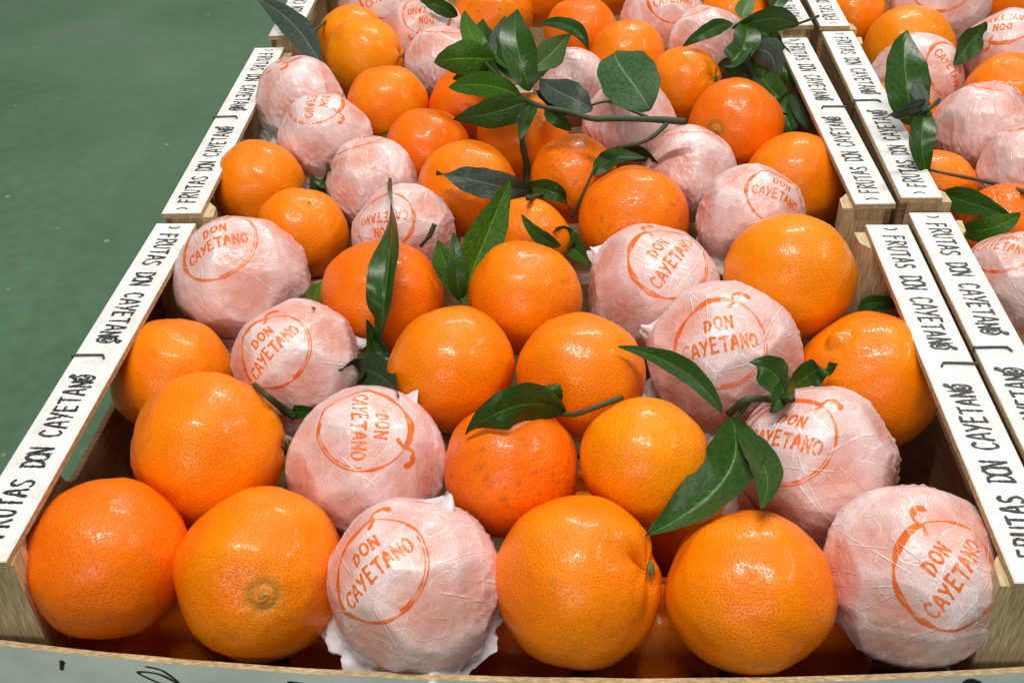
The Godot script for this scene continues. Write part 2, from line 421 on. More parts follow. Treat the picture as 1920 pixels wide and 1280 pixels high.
func wood_materials() -> void:
	var n := 512
	var a := noise_bytes(n, n, FastNoiseLite.TYPE_SIMPLEX_SMOOTH, 6.0 / n, 81, 5)
	var b := noise_bytes(n, n, FastNoiseLite.TYPE_SIMPLEX_SMOOTH, 40.0 / n, 82, 3)
	var cd := PackedByteArray(); cd.resize(n * n * 3)
	for i in n * n:
		var v := a[i] / 255.0
		var f := b[i] / 255.0 - 0.5
		var s := clampf(0.86 + 0.34 * (v - 0.5) + 0.14 * f, 0, 1)
		cd[i * 3] = int(s * 255); cd[i * 3 + 1] = int(clampf(s * 0.97, 0, 1) * 255); cd[i * 3 + 2] = int(clampf(s * 0.9, 0, 1) * 255)
	var tx := tex_rgb(n, n, cd)
	for row in [["post_wood", Color(0.78, 0.63, 0.42), Vector3(110, 9, 1), 0.7], ["board_wood", Color(0.40, 0.27, 0.155), Vector3(6, 60, 1), 0.75], ["edge_wood", Color(0.70, 0.54, 0.33), Vector3(30, 90, 1), 0.75], ["slat_wood", Color(0.36, 0.24, 0.13), Vector3(8, 60, 1), 0.8]]:
		var m := mat(row[0], row[1], row[3])
		m.albedo_texture = tx; m.uv1_scale = row[2]
	# the printed laths
	var w := 1536
	var h := 140
	for k in 2:
		var mask := PackedFloat32Array(); mask.resize(w * h)
		var half := PackedFloat32Array(); half.resize(w * h)
		for s in text_strokes("FRUTAS D_O_N CAYETAN_@", Vector2(74, 100), Vector2(1, 0), Vector2(0, -1), 64, 0.535, 0.56): ink(half, w, h, s, 4.9, 0.3)
		for s in text_strokes(")", Vector2(24, 86), Vector2(1, 0), Vector2(0, -1), 44, 0.6, 0.8): ink(half, w, h, s, 4.0, 0.25)
		for i in w * h: mask[i] = maxf(half[i], half[w * h - 1 - i])
		var g := noise_bytes(w, h, FastNoiseLite.TYPE_SIMPLEX_SMOOTH, 12.0 / w, 90 + k, 4, -1, false)
		var g2 := noise_bytes(w, h, FastNoiseLite.TYPE_SIMPLEX_SMOOTH, 160.0 / w, 94 + k, 3, -1, false)
		var d := PackedByteArray(); d.resize(w * h * 3)
		for i in w * h:
			var s := 0.875 + 0.12 * (g[i] / 255.0 - 0.5) + 0.10 * (g2[i] / 255.0 - 0.5)
			var worn := clampf(1.35 - 1.1 * maxf(0.0, g2[i] / 255.0 - 0.42) * 2.0, 0, 1)
			var q := mask[i] * worn
			d[i * 3] = int(lerpf(s, 0.10, q) * 255); d[i * 3 + 1] = int(lerpf(s + 0.004, 0.10, q) * 255); d[i * 3 + 2] = int(lerpf(s - 0.014, 0.115, q) * 255)
		var m := mat("lath%d" % k, Color(1, 1, 1), 0.55)
		m.albedo_texture = tex_rgb(w, h, d); m.texture_repeat = false
		m.heightmap_enabled = true; m.heightmap_texture = tex_l(w, h, g2); m.heightmap_scale = 0.012
	# the printed front board
	w = 1280; h = 270
	var mk := PackedFloat32Array(); mk.resize(w * h)
	var c := Vector2(258, 92)
	var ring := []
	for q in 25: ring.append(c + Vector2(cos(TAU * q / 24.0) * 46, sin(TAU * q / 24.0) * 44))
	ink(mk, w, h, ring, 4.0)
	ink(mk, w, h, [c + Vector2(-4, -44), c + Vector2(-30, -66), c + Vector2(-58, -66), c + Vector2(-34, -48), c + Vector2(-4, -44)], 2.2)
	ink(mk, w, h, [c + Vector2(-4, -44), c + Vector2(-24, -74), c + Vector2(-46, -80)], 2.0)
	ink(mk, w, h, [Vector2(104, 20), Vector2(98, 38)], 3.2)
	ink(mk, w, h, [Vector2(1196, 26), Vector2(1190, 44)], 3.2)
	for s in text_strokes("FRUTAS D_O_N CAYETAN_@", Vector2(390, 112), Vector2(1, 0), Vector2(0, -1), 86, 0.52, 0.52): ink(mk, w, h, s, 6.0, 0.25)
	var pg := noise_bytes(w, h, FastNoiseLite.TYPE_SIMPLEX_SMOOTH, 10.0 / w, 97, 5, -1, false)
	var pd := PackedByteArray(); pd.resize(w * h * 3)
	for i in w * h:
		var s := 0.90 + 0.10 * (pg[i] / 255.0 - 0.5)
		pd[i * 3] = int(lerpf(s, 0.1, mk[i]) * 255); pd[i * 3 + 1] = int(lerpf(s + 0.025, 0.1, mk[i]) * 255); pd[i * 3 + 2] = int(lerpf(s + 0.015, 0.1, mk[i]) * 255)
	var pm := mat("front_print", Color(1, 1, 1), 0.6)
	pm.albedo_texture = tex_rgb(w, h, pd); pm.texture_repeat = false

func floor_material() -> void:
	var n := 1024
	var a := noise_bytes(n, n, FastNoiseLite.TYPE_SIMPLEX_SMOOTH, 5.0 / n, 101, 5)
	var b := noise_bytes(n, n, FastNoiseLite.TYPE_SIMPLEX_SMOOTH, 60.0 / n, 102, 4)
	var c := noise_bytes(n, n, FastNoiseLite.TYPE_CELLULAR, 40.0 / n, 103, 1, FastNoiseLite.RETURN_DISTANCE)
	var v := noise_bytes(n, n, FastNoiseLite.TYPE_CELLULAR, 40.0 / n, 103, 1, FastNoiseLite.RETURN_CELL_VALUE)
	var cd := PackedByteArray(); cd.resize(n * n * 3)
	var rd := PackedByteArray(); rd.resize(n * n)
	for i in n * n:
		var x := a[i] / 255.0 - 0.5
		var y := b[i] / 255.0 - 0.5
		var speck := 0.0
		if v[i] > 244: speck = (1.0 - smoothstep(0.01, 0.07, c[i] / 255.0 + 0.12 * y)) * 0.25
		var s := 1.0 + 0.14 * x + 0.10 * y
		cd[i * 3] = int(clampf((0.298 + 0.02 * x) * s + speck, 0, 1) * 255)
		cd[i * 3 + 1] = int(clampf(0.415 * s + speck * 0.8, 0, 1) * 255)
		cd[i * 3 + 2] = int(clampf((0.312 + 0.02 * x) * s + speck * 0.8, 0, 1) * 255)
		rd[i] = int(clampf(0.44 - 0.2 * x + 0.16 * y, 0, 1) * 255)
	var m := mat("floor_paint", Color(1, 1, 1), 1.0)
	m.albedo_texture = tex_rgb(n, n, cd); m.roughness_texture = tex_l(n, n, rd)
	m.uv1_scale = Vector3(9, 9, 9)

# ------------------------------------------------------------------ setting
func ground() -> void:
	var p := PlaneMesh.new(); p.size = Vector2(12, 12)
	var o := MeshInstance3D.new(); o.name = "floor"; o.mesh = p; o.material_override = M.floor_paint
	o.rotation.y = 0.4; o.position = Vector3(0, 0, -1.5)
	o.set_meta("kind", "structure"); o.set_meta("label", "green painted concrete floor with pale specks"); o.set_meta("category", "floor")
	add_child(o)

func slot_board(x: float, y0: float, y1: float, z0: float, z1: float, th: float) -> ArrayMesh:
	# an upright side board with a rounded hand slot
	var st := SurfaceTool.new(); st.begin(Mesh.PRIMITIVE_TRIANGLES)
	var c := Vector2((z0 + z1) / 2.0, y1 - 0.031)
	var hl := 0.040
	var r := 0.0160
	var inner := []
	for k in 10: inner.append(c + Vector2(hl, 0) + Vector2(cos(-PI / 2 + PI * k / 9.0), sin(-PI / 2 + PI * k / 9.0)) * r)
	for k in 10: inner.append(c + Vector2(-hl, 0) + Vector2(cos(PI / 2 + PI * k / 9.0), sin(PI / 2 + PI * k / 9.0)) * r)
	var corner := [Vector2(z1, y0), Vector2(z1, y1), Vector2(z0, y1), Vector2(z0, y0)]
	var outer := []
	for k in 20:
		outer.append(Vector2(lerpf(z1, z0, float(k - 9) / 1.0) if k in [] else (z1 if k < 10 else z0), lerpf(y0, y1, (k / 9.0) if k < 10 else (19 - k) / 9.0)))
	var xa := x - th / 2
	var xb := x + th / 2
	for k in 20:
		var a: Vector2 = inner[k]
		var b: Vector2 = inner[(k + 1) % 20]
		var oa: Vector2 = outer[k]
		var ob: Vector2 = outer[(k + 1) % 20]
		quad(st, Vector3(xb, a.y, a.x), Vector3(xb, b.y, b.x), Vector3(xb, ob.y, ob.x), Vector3(xb, oa.y, oa.x))
		quad(st, Vector3(xa, a.y, a.x), Vector3(xa, oa.y, oa.x), Vector3(xa, ob.y, ob.x), Vector3(xa, b.y, b.x))
		quad(st, Vector3(xa, a.y, a.x), Vector3(xa, b.y, b.x), Vector3(xb, b.y, b.x), Vector3(xb, a.y, a.x))
		quad(st, Vector3(xa, oa.y, oa.x), Vector3(xb, oa.y, oa.x), Vector3(xb, ob.y, ob.x), Vector3(xa, ob.y, ob.x))
	return st.commit()

func bowed_panel(y0: float, y1: float, z: float, th: float, bow: float) -> ArrayMesh:
	# surface 0: raw wood, surface 1: the printed face
	var m := ArrayMesh.new()
	var n := 24
	for pass_ in 2:
		var st := SurfaceTool.new(); st.begin(Mesh.PRIMITIVE_TRIANGLES)
		for k in n:
			var xa := lerpf(-0.25, 0.25, float(k) / n)
			var xb := lerpf(-0.25, 0.25, float(k + 1) / n)
			var za := z + bow * (1.0 - pow(absf(xa) / 0.25, 2.0))
			var zb := z + bow * (1.0 - pow(absf(xb) / 0.25, 2.0))
			var sa := 0.0006 * low.get_noise_1d(xa * 60.0)
			var sb := 0.0006 * low.get_noise_1d(xb * 60.0)
			if pass_ == 1:
				quad(st, Vector3(xa, y0, za), Vector3(xa, y1 + sa, za), Vector3(xb, y1 + sb, zb), Vector3(xb, y0, zb), [Vector2(xa * 2 + .5, 1), Vector2(xa * 2 + .5, 0), Vector2(xb * 2 + .5, 0), Vector2(xb * 2 + .5, 1)])
			else:
				quad(st, Vector3(xa, y1 + sa, za), Vector3(xa, y1 + sa, za - th), Vector3(xb, y1 + sb, zb - th), Vector3(xb, y1 + sb, zb))
				quad(st, Vector3(xb, y0, zb - th), Vector3(xb, y1 + sb, zb - th), Vector3(xa, y1 + sa, za - th), Vector3(xa, y0, za - th))
				quad(st, Vector3(xa, y0, za - th), Vector3(xa, y0, za), Vector3(xb, y0, zb), Vector3(xb, y0, zb - th))
		if pass_ == 0:
			quad(st, Vector3(-.25, y0, z - th), Vector3(-.25, y1, z - th), Vector3(-.25, y1, z), Vector3(-.25, y0, z))
			quad(st, Vector3(.25, y0, z), Vector3(.25, y1, z), Vector3(.25, y1, z - th), Vector3(.25, y0, z - th))
		st.commit(m)
	return m

func rail_mesh(x0: float, x1: float, y: float, th: float) -> ArrayMesh:
	var m := ArrayMesh.new()
	var st := SurfaceTool.new(); st.begin(Mesh.PRIMITIVE_TRIANGLES)
	var b := 0.0006
	# raw edges and underside
	var lo := Vector3(x0, y - th, -0.3)
	var hi := Vector3(x1, y, 0.0)
	quad(st, Vector3(lo.x, lo.y, 0), Vector3(lo.x, hi.y - b, 0), Vector3(hi.x, hi.y - b, 0), Vector3(hi.x, lo.y, 0))
	quad(st, Vector3(hi.x, lo.y, -.3), Vector3(hi.x, hi.y - b, -.3), Vector3(lo.x, hi.y - b, -.3), Vector3(lo.x, lo.y, -.3))
	quad(st, Vector3(lo.x, lo.y, -.3), Vector3(lo.x, hi.y - b, -.3), Vector3(lo.x, hi.y - b, 0), Vector3(lo.x, lo.y, 0))
	quad(st, Vector3(hi.x, lo.y, 0), Vector3(hi.x, hi.y - b, 0), Vector3(hi.x, hi.y - b, -.3), Vector3(hi.x, lo.y, -.3))
	quad(st, Vector3(lo.x, lo.y, -.3), Vector3(lo.x, lo.y, 0), Vector3(hi.x, lo.y, 0), Vector3(hi.x, lo.y, -.3))
	st.commit(m)
	st = SurfaceTool.new(); st.begin(Mesh.PRIMITIVE_TRIANGLES)
	var n := 12
	for k in n:
		var za := -0.3 * k / n
		var zb := -0.3 * (k + 1) / n
		var ua := float(k) / n
		var ub := float(k + 1) / n
		quad(st, Vector3(lo.x + b, y, za - (b if k == 0 else 0.0)), Vector3(lo.x + b, y, zb + (b if k == n - 1 else 0.0)), Vector3(hi.x - b, y, zb + (b if k == n - 1 else 0.0)), Vector3(hi.x - b, y, za - (b if k == 0 else 0.0)), [Vector2(ua, 0), Vector2(ub, 0), Vector2(ub, 1), Vector2(ua, 1)])
	# small chamfers of the white face
	quad(st, Vector3(lo.x, y - b, 0), Vector3(lo.x, y - b, -.3), Vector3(lo.x + b, y, -.3 + b), Vector3(lo.x + b, y, -b), [Vector2(0, 0), Vector2(1, 0), Vector2(1, 0), Vector2(0, 0)])
	quad(st, Vector3(hi.x - b, y, -b), Vector3(hi.x - b, y, -.3 + b), Vector3(hi.x, y - b, -.3), Vector3(hi.x, y - b, 0), [Vector2(0, 1), Vector2(1, 1), Vector2(1, 1), Vector2(0, 1)])
	quad(st, Vector3(lo.x, y - b, 0), Vector3(lo.x + b, y, -b), Vector3(hi.x - b, y, -b), Vector3(hi.x, y - b, 0), [Vector2(0, 0), Vector2(0, 0), Vector2(0, 1), Vector2(0, 1)])
	quad(st, Vector3(hi.x, y - b, -.3), Vector3(hi.x - b, y, -.3 + b), Vector3(lo.x + b, y, -.3 + b), Vector3(lo.x, y - b, -.3), [Vector2(1, 1), Vector2(1, 1), Vector2(1, 0), Vector2(1, 0)])
	st.commit(m)
	return m

func post_mesh(s: float, front: float, y0: float, y1: float, w: float) -> ArrayMesh:
	# a three sided corner post; s: side, front: +1 near, -1 far
	var st := SurfaceTool.new(); st.begin(Mesh.PRIMITIVE_TRIANGLES)
	var xo := s * 0.2445
	var zf := -0.002 if front > 0 else -0.298
	var a := Vector2(xo, zf)
	var b := Vector2(xo - s * w, zf)
	var b2 := Vector2(xo - s * (w - 0.001), zf - front * 0.013)
	var c2 := Vector2(xo - s * 0.012, zf - front * 0.033)
	var c := Vector2(xo, zf - front * 0.032)
	var ring := [a, b, b2, c2, c]
	if s * front > 0: ring.reverse()
	for k in 5:
		var p: Vector2 = ring[k]
		var q: Vector2 = ring[(k + 1) % 5]
		quad(st, Vector3(p.x, y0, p.y), Vector3(p.x, y1, p.y), Vector3(q.x, y1, q.y), Vector3(q.x, y0, q.y))
	for k in [1, 2, 3]:
		var p: Vector2 = ring[0]
		var q: Vector2 = ring[k]
		var r: Vector2 = ring[k + 1]
		for v in [p, r, q]:
			st.set_normal(Vector3.UP); st.set_uv(Vector2(v.x, v.y)); st.add_vertex(Vector3(v.x, y1, v.y))
	return st.commit()

func crate(at: Vector3, yaw: float, hgt: float, label: String, front: bool) -> void:
	# local frame: centre of the base; near end at z = +0.15
	var o := thing("wooden_crate", label, "crate", at + Vector3(0, 0, -0.15), "crates of oranges standing in two columns")
	o.rotation.y = yaw
	var off := Vector3(0, 0, 0.15)
	var w := 0.0273
	var k := 0
	for s in [-1.0, 1.0]:
		var r := part("rail", rail_mesh(-0.25 if s < 0 else 0.25 - w, -0.25 + w if s < 0 else 0.25, hgt, 0.0045), null, o)
		r.position = off
		r.set_surface_override_material(0, M.edge_wood); r.set_surface_override_material(1, M["lath%d" % (k % 2)])
		k += 1
		var b := part("side_board", slot_board(s * 0.2470, 0.012, hgt - 0.0048, -0.297, -0.003, 0.004), M.board_wood, o); b.position = off
		for f in [1.0, -1.0]:
			var p := part("corner_post", post_mesh(s, f, 0.006, hgt - 0.0048, (0.0225 if s < 0 else 0.026) if front and f > 0 else 0.029), M.post_wood, o); p.position = off
		# wire clip over the middle of the rail
		var e: float = s * 0.2508
		var ir: float = s * 0.2345
		var wire := part("wire_clip", tube([Vector3(e, hgt - 0.02, -0.152), Vector3(e, hgt - 0.001, -0.152), Vector3(e - s * 0.0015, hgt + 0.0007, -0.152), Vector3(ir, hgt + 0.0008, -0.1525), Vector3(ir - s * 0.002, hgt + 0.0008, -0.1515), Vector3(ir - s * 0.0032, hgt + 0.0006, -0.149)], 0.0007, 0.0007, 6), M.wire, o)
		wire.position = off
	var fp := part("front_panel", bowed_panel(0.008, hgt - 0.052, 0.0055, 0.003, 0.014 if front else 0.001), null, o)
	fp.position = off; fp.set_surface_override_material(0, M.edge_wood); fp.set_surface_override_material(1, M.front_print)
	var bp := part("back_panel", bowed_panel(0.008, hgt - 0.0485, 0.0045, 0.004, 0.001), null, o)
	bp.position = Vector3(0, 0, -0.15); bp.rotation.y = PI; bp.set_surface_override_material(0, M.edge_wood); bp.set_surface_override_material(1, M.front_print)
	for q in 5:
		var z := -0.296 + q * 0.0585
		var sl := part("bottom_slat", box_mesh(Vector3(-0.243, 0.004, z), Vector3(0.243, 0.008, z + (0.054 if q < 4 else 0.061))), M.slat_wood, o); sl.position = off

# ------------------------------------------------------------------ fruit
func frame_of(y: Vector3, spin: float) -> Basis:
	y = y.normalized()
	var x := y.cross(Vector3(0.31, 0.2, 0.93)).normalized()
	return Basis(x, y, x.cross(y)).rotated(y, spin)

func peel_mesh(R: float, kind: String, tint: int, sd: int) -> ArrayMesh:
	var cols := 76
	var rows := 60
	var v := PackedVector3Array(); var uv := PackedVector2Array(); var col := PackedColorArray()
	var tints := [Color(0.94, 0.190, 0.0015), Color(0.95, 0.205, 0.0015), Color(0.93, 0.165, 0.0015), Color(0.94, 0.235, 0.002), Color(0.96, 0.29, 0.003)]
	var base: Color = tints[tint]
	var other: Color = tints[(tint + 3) % 5] if tint < 4 else tints[1]
	var so := Vector3(sd * 7.31, sd * 3.17, sd * 1.93)
	var squash := 0.97 + 0.03 * low.get_noise_1d(sd * 9.1)
	for j in rows + 1:
		var s := float(j) / rows
		var th := PI * (s - 0.08 * sin(TAU * s))
		for i in cols + 1:
			var ph := TAU * (i % cols) / cols
			var d := Vector3(sin(th) * cos(ph), cos(th), sin(th) * sin(ph))
			var a := PI - th            # angle from the navel
			var n1 := low.get_noise_3dv(d * 1.1 + so)
			var n2 := mid.get_noise_3dv(d * 3.2 + so)
			var n3 := mid.get_noise_3dv(d * 11.0 + so)
			var r := 1.0 + 0.035 * n1 + 0.013 * n2 + 0.0035 * n3
			# stem end: a shallow dimple with radial puckers
			var pk := exp(-pow(th / 0.20, 2.0))
			r -= 0.045 * pk
			r += 0.012 * sin(ph * 7.0 + sd) * exp(-pow((th - 0.22) / 0.14, 2.0))
			var c := base.lerp(other, clampf(0.35 + 0.75 * n1, 0, 1) * 0.55)
			c = c.lerp(Color(0.85, 0.28, 0.006), 0.25 * exp(-pow(th / 0.5, 2.0)))
			if kind == "navel":
				r += -0.022 * exp(-pow((a - 0.145) / 0.030, 2.0)) + 0.012 * exp(-pow(a / 0.09, 2.0))
				c = c.lerp(Color(0.33, 0.13, 0.02), 0.75 * exp(-pow((a - 0.145) / 0.028, 2.0)))
				c = c.lerp(Color(0.45, 0.26, 0.03), 0.45 * exp(-pow((a - 0.15) / 0.10, 2.0)))
			elif kind == "bump":
				r += 0.075 * exp(-pow(a / 0.10, 2.0)) - 0.022 * exp(-pow((a - 0.21) / 0.06, 2.0))
				c = c.lerp(Color(0.55, 0.20, 0.01), 0.4 * exp(-pow((a - 0.16) / 0.06, 2.0)))
			elif kind == "lobed":
				# deep folded lips round the stem end
				var lip := pow(absf(cos(ph * 1.5 + 0.4)), 6.0) * smoothstep(0.95, 0.15, th)
				r -= 0.10 * lip
				r += 0.03 * exp(-pow((th - 0.40) / 0.22, 2.0))
				c = c.lerp(Color(0.70, 0.14, 0.004), 0.45 * lip)
			elif kind == "dent":
				r -= 0.05 * exp(-pow(th / 0.25, 2.0)); r += 0.018 * sin(ph * 5.0) * exp(-pow((th - 0.3) / 0.18, 2.0))
			elif kind == "ridge":
				r -= 0.012 * smoothstep(0.55, 1.0, sin(ph * 3.0 + 1.0)) * sin(th)
			elif kind == "wet":
				r += 0.018 * n3 + 0.012 * mid.get_noise_3dv(d * 6.0 + so)
			else:
				r -= 0.008 * exp(-pow(a / 0.07, 2.0))
				c = c.lerp(Color(0.42, 0.20, 0.02), 0.40 * exp(-pow(a / 0.055, 2.0)))
			# blemishes
			var sp := mid.get_noise_3dv(d * 7.0 + so * 2.0)
			if kind == "spots" or kind == "scar":
				c = c.lerp(Color(0.30, 0.10, 0.015), 0.5 * smoothstep(0.34, 0.46, sp))
			else:
				c = c.lerp(Color(0.42, 0.22, 0.03), 0.30 * smoothstep(0.42, 0.55, sp))
			if kind == "scar":
				c = c.lerp(Color(0.60, 0.09, 0.003), 0.5 * exp(-pow((d.x * 0.8 + d.z * 0.6 - 0.25 + 0.03 * n2) / 0.012, 2.0)))
			v.append(Vector3(d.x, d.y * squash, d.z) * r * R)
			col.append(c)
	return grid(cols, rows, v, uv, col, true)

func orange(at: Vector3, R: float, kind: String, tint: int, axis: Vector3, sd: int, label: String) -> void:
	# axis: towards the stem end
	var o := thing("orange", label, "orange", at, "loose oranges lying in the crates")
	o.basis = frame_of(axis, sd * 1.7)
	part("peel", peel_mesh(R, kind, tint, sd), M.peel, o)
	if kind in ["lobed", "dent"] or sd % 3 == 0:
		var v := PackedVector3Array()
		for j in 7:
			for i in 13:
				var ph := TAU * i / 12.0
				var rr := R * 0.085 * sin(j / 6.0 * PI) * (1.0 + 0.28 * cos(ph * 5.0) * float(j > 2))
				v.append(Vector3(cos(ph) * rr, R * (0.955 + 0.03 * cos(j / 6.0 * PI)), sin(ph) * rr))
		part("stem_button", grid(12, 6, v, PackedVector2Array(), PackedColorArray(), false), M.stem_button, o)
	if kind == "navel":
		var v := PackedVector3Array()
		for j in 7:
			for i in 15:
				var ph := TAU * i / 14.0
				var rr := R * 0.075 * sin(j / 6.0 * PI * 0.5) * (1.0 + 0.07 * cos(ph * 5.0 + sd) + 0.06 * cos(ph * 2.0))
				v.append(Vector3(cos(ph) * rr, -R * (1.0 - 0.03 * j / 6.0 + 0.006 * cos(ph * 3.0 + j) - 0.02 * float(j == 0)), sin(ph) * rr))
		part("navel", grid(14, 6, v, PackedVector2Array(), PackedColorArray(), false, true), M.peel_spot if M.has("peel_spot") else M.navel_scar, o)

func paper_mesh(R: float, sd: int, overlap: bool) -> ArrayMesh:
	var cols := 128
	var rows := 80
	var r2 := RandomNumberGenerator.new(); r2.seed = 500 + sd
	var planes := []
	var offs := []
	for k in 30:
		var z := r2.randf_range(-1.0, 0.95)
		var a := r2.randf() * TAU
		var q := sqrt(1.0 - z * z)
		planes.append(Vector3(q * cos(a), z, q * sin(a))); offs.append(r2.randf_range(0.945, 0.995))
	var so := Vector3(sd * 5.3, sd * 2.9, sd * 8.1)
	var v := PackedVector3Array(); var uv := PackedVector2Array(); var col := PackedColorArray()
	for j in rows + 1:
		var th := PI * float(j) / rows
		for i in cols + 1:
			var ph := TAU * (i % cols) / cols
			var d := Vector3(sin(th) * cos(ph), cos(th), sin(th) * sin(ph))
			var fac := 1.06
			for k in 30:
				var dt: float = d.dot(planes[k])
				if dt > 0.6: fac = minf(fac, offs[k] / dt)
			var lift := clampf((fac - 0.965) / 0.075, 0, 1)
			# pleats gathered away from the print
			var g := smoothstep(0.75, 2.3, th)
			var pl := low.get_noise_3d(cos(ph) * 3.4 + so.x, sin(ph) * 3.4 + so.y, th * 1.1 + so.z)
			var ridge := pow(clampf(1.0 - absf(pl) * 4.2, 0, 1), 1.5)
			var pl2 := low.get_noise_3d(cos(ph) * 7.5 + so.y, sin(ph) * 7.5 + so.z, th * 2.0 + so.x)
			var ridge2 := pow(clampf(1.0 - absf(pl2) * 4.5, 0, 1), 1.5)
			var n := mid.get_noise_3dv(d * 5.0 + so)
			var r := 0.985 * lerpf(1.0, fac, 0.7) + g * (0.034 * ridge + 0.017 * ridge2) + 0.008 * n
			if overlap:
				# the sheet's edge laid over itself: a step across the lower half
				var e := d.dot(Vector3(-0.72, -0.25, 0.65).normalized()) - 0.42 + 0.03 * n
				r += 0.012 * smoothstep(-0.012, 0.012, e)
				lift += 0.55 * smoothstep(-0.01, 0.01, e) * (1.0 - smoothstep(0.10, 0.16, e))
			lift = clampf(lift * 0.85 + g * (0.75 * ridge + 0.35 * ridge2) + 0.38 * n + 0.04, 0, 1)
			v.append(d * r * R)
			var base := Color(0.86, 0.57, 0.485).lerp(Color(0.92, 0.89, 0.91), lift)
			col.append(base)
			var deg := rad_to_deg(th)
			var rad := 0.37 * deg / 95.0 if deg < 95.0 else 0.37 + 0.125 * (deg - 95.0) / 85.0
			uv.append(Vector2(0.5, 0.5) + Vector2(cos(ph), sin(ph)) * rad)
	return grid(cols, rows, v, uv, col, true)

func wrapped(at: Vector3, R: float, n: Vector3, e1: Vector3, sd: int, extra: String, ear: Vector3, label: String) -> void:
	var o := thing("wrapped_orange", label, "wrapped orange", at, "oranges wrapped in printed tissue paper")
	var b := Basis(e1, n, e1.cross(n)).orthonormalized()
	o.basis = b
	part("paper_wrap", paper_mesh(R, sd, extra.contains("overlap")), M["paper%d" % (sd % 5)], o)
	if extra.contains("ear"):
		# a pinched corner of the sheet sticking out
		var d := (b.inverse() * ear).normalized()
		var f := frame_of(d, sd * 0.9)
		var v := PackedVector3Array(); var uv := PackedVector2Array(); var col := PackedColorArray()
		for j in 9:
			for i in 17:
				var ph := TAU * (i % 16) / 16.0
				var q := j / 8.0
				var wd := lerpf(0.26, 0.05, pow(q, 0.6)) * (1.0 + 0.38 * sin(ph * 3.0 + sd + q * 2.0) + 0.2 * sin(ph * 7.0 + q * 3.0))
				var p := Vector3(cos(ph) * wd, 0.93 + 0.20 * q + 0.04 * sin(ph * 2.0) * q, sin(ph) * wd * 0.55)
				v.append(f * p * R); uv.append(Vector2(0.5 + 0.48 * cos(ph), 0.5 + 0.48 * sin(ph))); col.append(Color(1, 0.97, 0.97))
		part("paper_tuft", grid(16, 8, v, uv, col, false), M.tissue, o)
	if extra.contains("hem"):
		# loose ruffled edge of the sheet round the bottom
		var f := b.inverse()
		var v := PackedVector3Array(); var uv := PackedVector2Array(); var col := PackedColorArray()
		for j in 11:
			for i in 81:
				var q := j / 10.0
				var ph := lerpf(-0.35, PI + 0.35, i / 80.0)
				var ru := low.get_noise_3d(cos(ph) * 2.4 + sd, sin(ph) * 2.4, q * 1.6)
				var ru2 := low.get_noise_3d(cos(ph) * 7.0 + sd, sin(ph) * 7.0, q * 3.0)
				var fl := 1.0 if sd == 2 else 0.0
				var rr := lerpf(0.90, 1.02, q) + fl * 0.03 * q + q * (0.13 * ru + 0.055 * ru2) + 0.02 * mid.get_noise_3d(ph * 6.0, q * 5.0, sd)
				var y := lerpf(-0.40, -0.86, q) + fl * lerpf(0.22, 0.40, q) + 0.20 * q * low.get_noise_2d(ph * 2.2, sd) + 0.04 * q * ru2
				v.append(f * Vector3(cos(ph) * rr, y, sin(ph) * rr) * R); uv.append(Vector2(0.03 + 0.3 * i / 80.0, 0.05 + 0.1 * q)); col.append(Color(0.97, 0.86, 0.84).lerp(Color(1, 1, 1), q))
		part("paper_hem", grid(80, 10, v, uv, col, false), M.tissue, o)

func leaf(o: Node3D, p0: Vector3, pm: Vector3, p2: Vector3, hw: float, n0: Vector3, fold: float, curl: float, twist: float, kind: String, wave: float) -> void:
	var c := pm * 2.0 - (p0 + p2) / 2.0
	var rows := 26
	var cols := 10
	var v := PackedVector3Array(); var uv := PackedVector2Array()
	var ph := rng.randf() * TAU
	var droop := rng.randf_range(-0.6, 3.2)
	fold *= rng.randf_range(0.7, 2.0)
	for j in rows + 1:
		var s := float(j) / rows
		var p := p0.lerp(c, s).lerp(c.lerp(p2, s), s)
		var tg := (c - p0).lerp(p2 - c, s).normalized()
		var n := (n0 - tg * n0.dot(tg)).normalized().rotated(tg, twist * (s - 0.5) * 2.0)
		var sd := tg.cross(n)
		p -= n * hw * droop * pow(maxf(0.0, s - 0.45), 2.0)
		p += sd * hw * 0.10 * sin(s * 5.0 + ph)
		var w := hw * pow(maxf(sin(PI * pow(s, 0.88)), 0.0), 0.78) * (1.0 - 0.12 * s)
		if j == 0: w = hw * 0.03
		if j == rows: w = hw * 0.012
		for i in cols + 1:
			var x := float(i) / cols * 2.0 - 1.0
			var up := fold * absf(x) * w - curl * x * x * w + (wave + hw * 0.07) * sin(s * 11.0 + ph + x) * absf(x)
			var ed := 1.0 + 0.05 * sin(s * 9.0 + ph * 2.0 + x) + 0.025 * sin(s * 31.0 + ph) * absf(x)
			v.append(p + sd * x * w * ed + n * up)
			uv.append(Vector2(0.5 + 0.5 * x, s))
	part("leaf", grid(cols, rows, v, uv, PackedColorArray(), false), M[kind], o)

func twig(o: Node3D, pts: Array, r0: float, r1: float) -> void:
	part("twig", tube(pts, r0, r1), M.brown_bark if o.name.begins_with("brown") else M.bark, o)

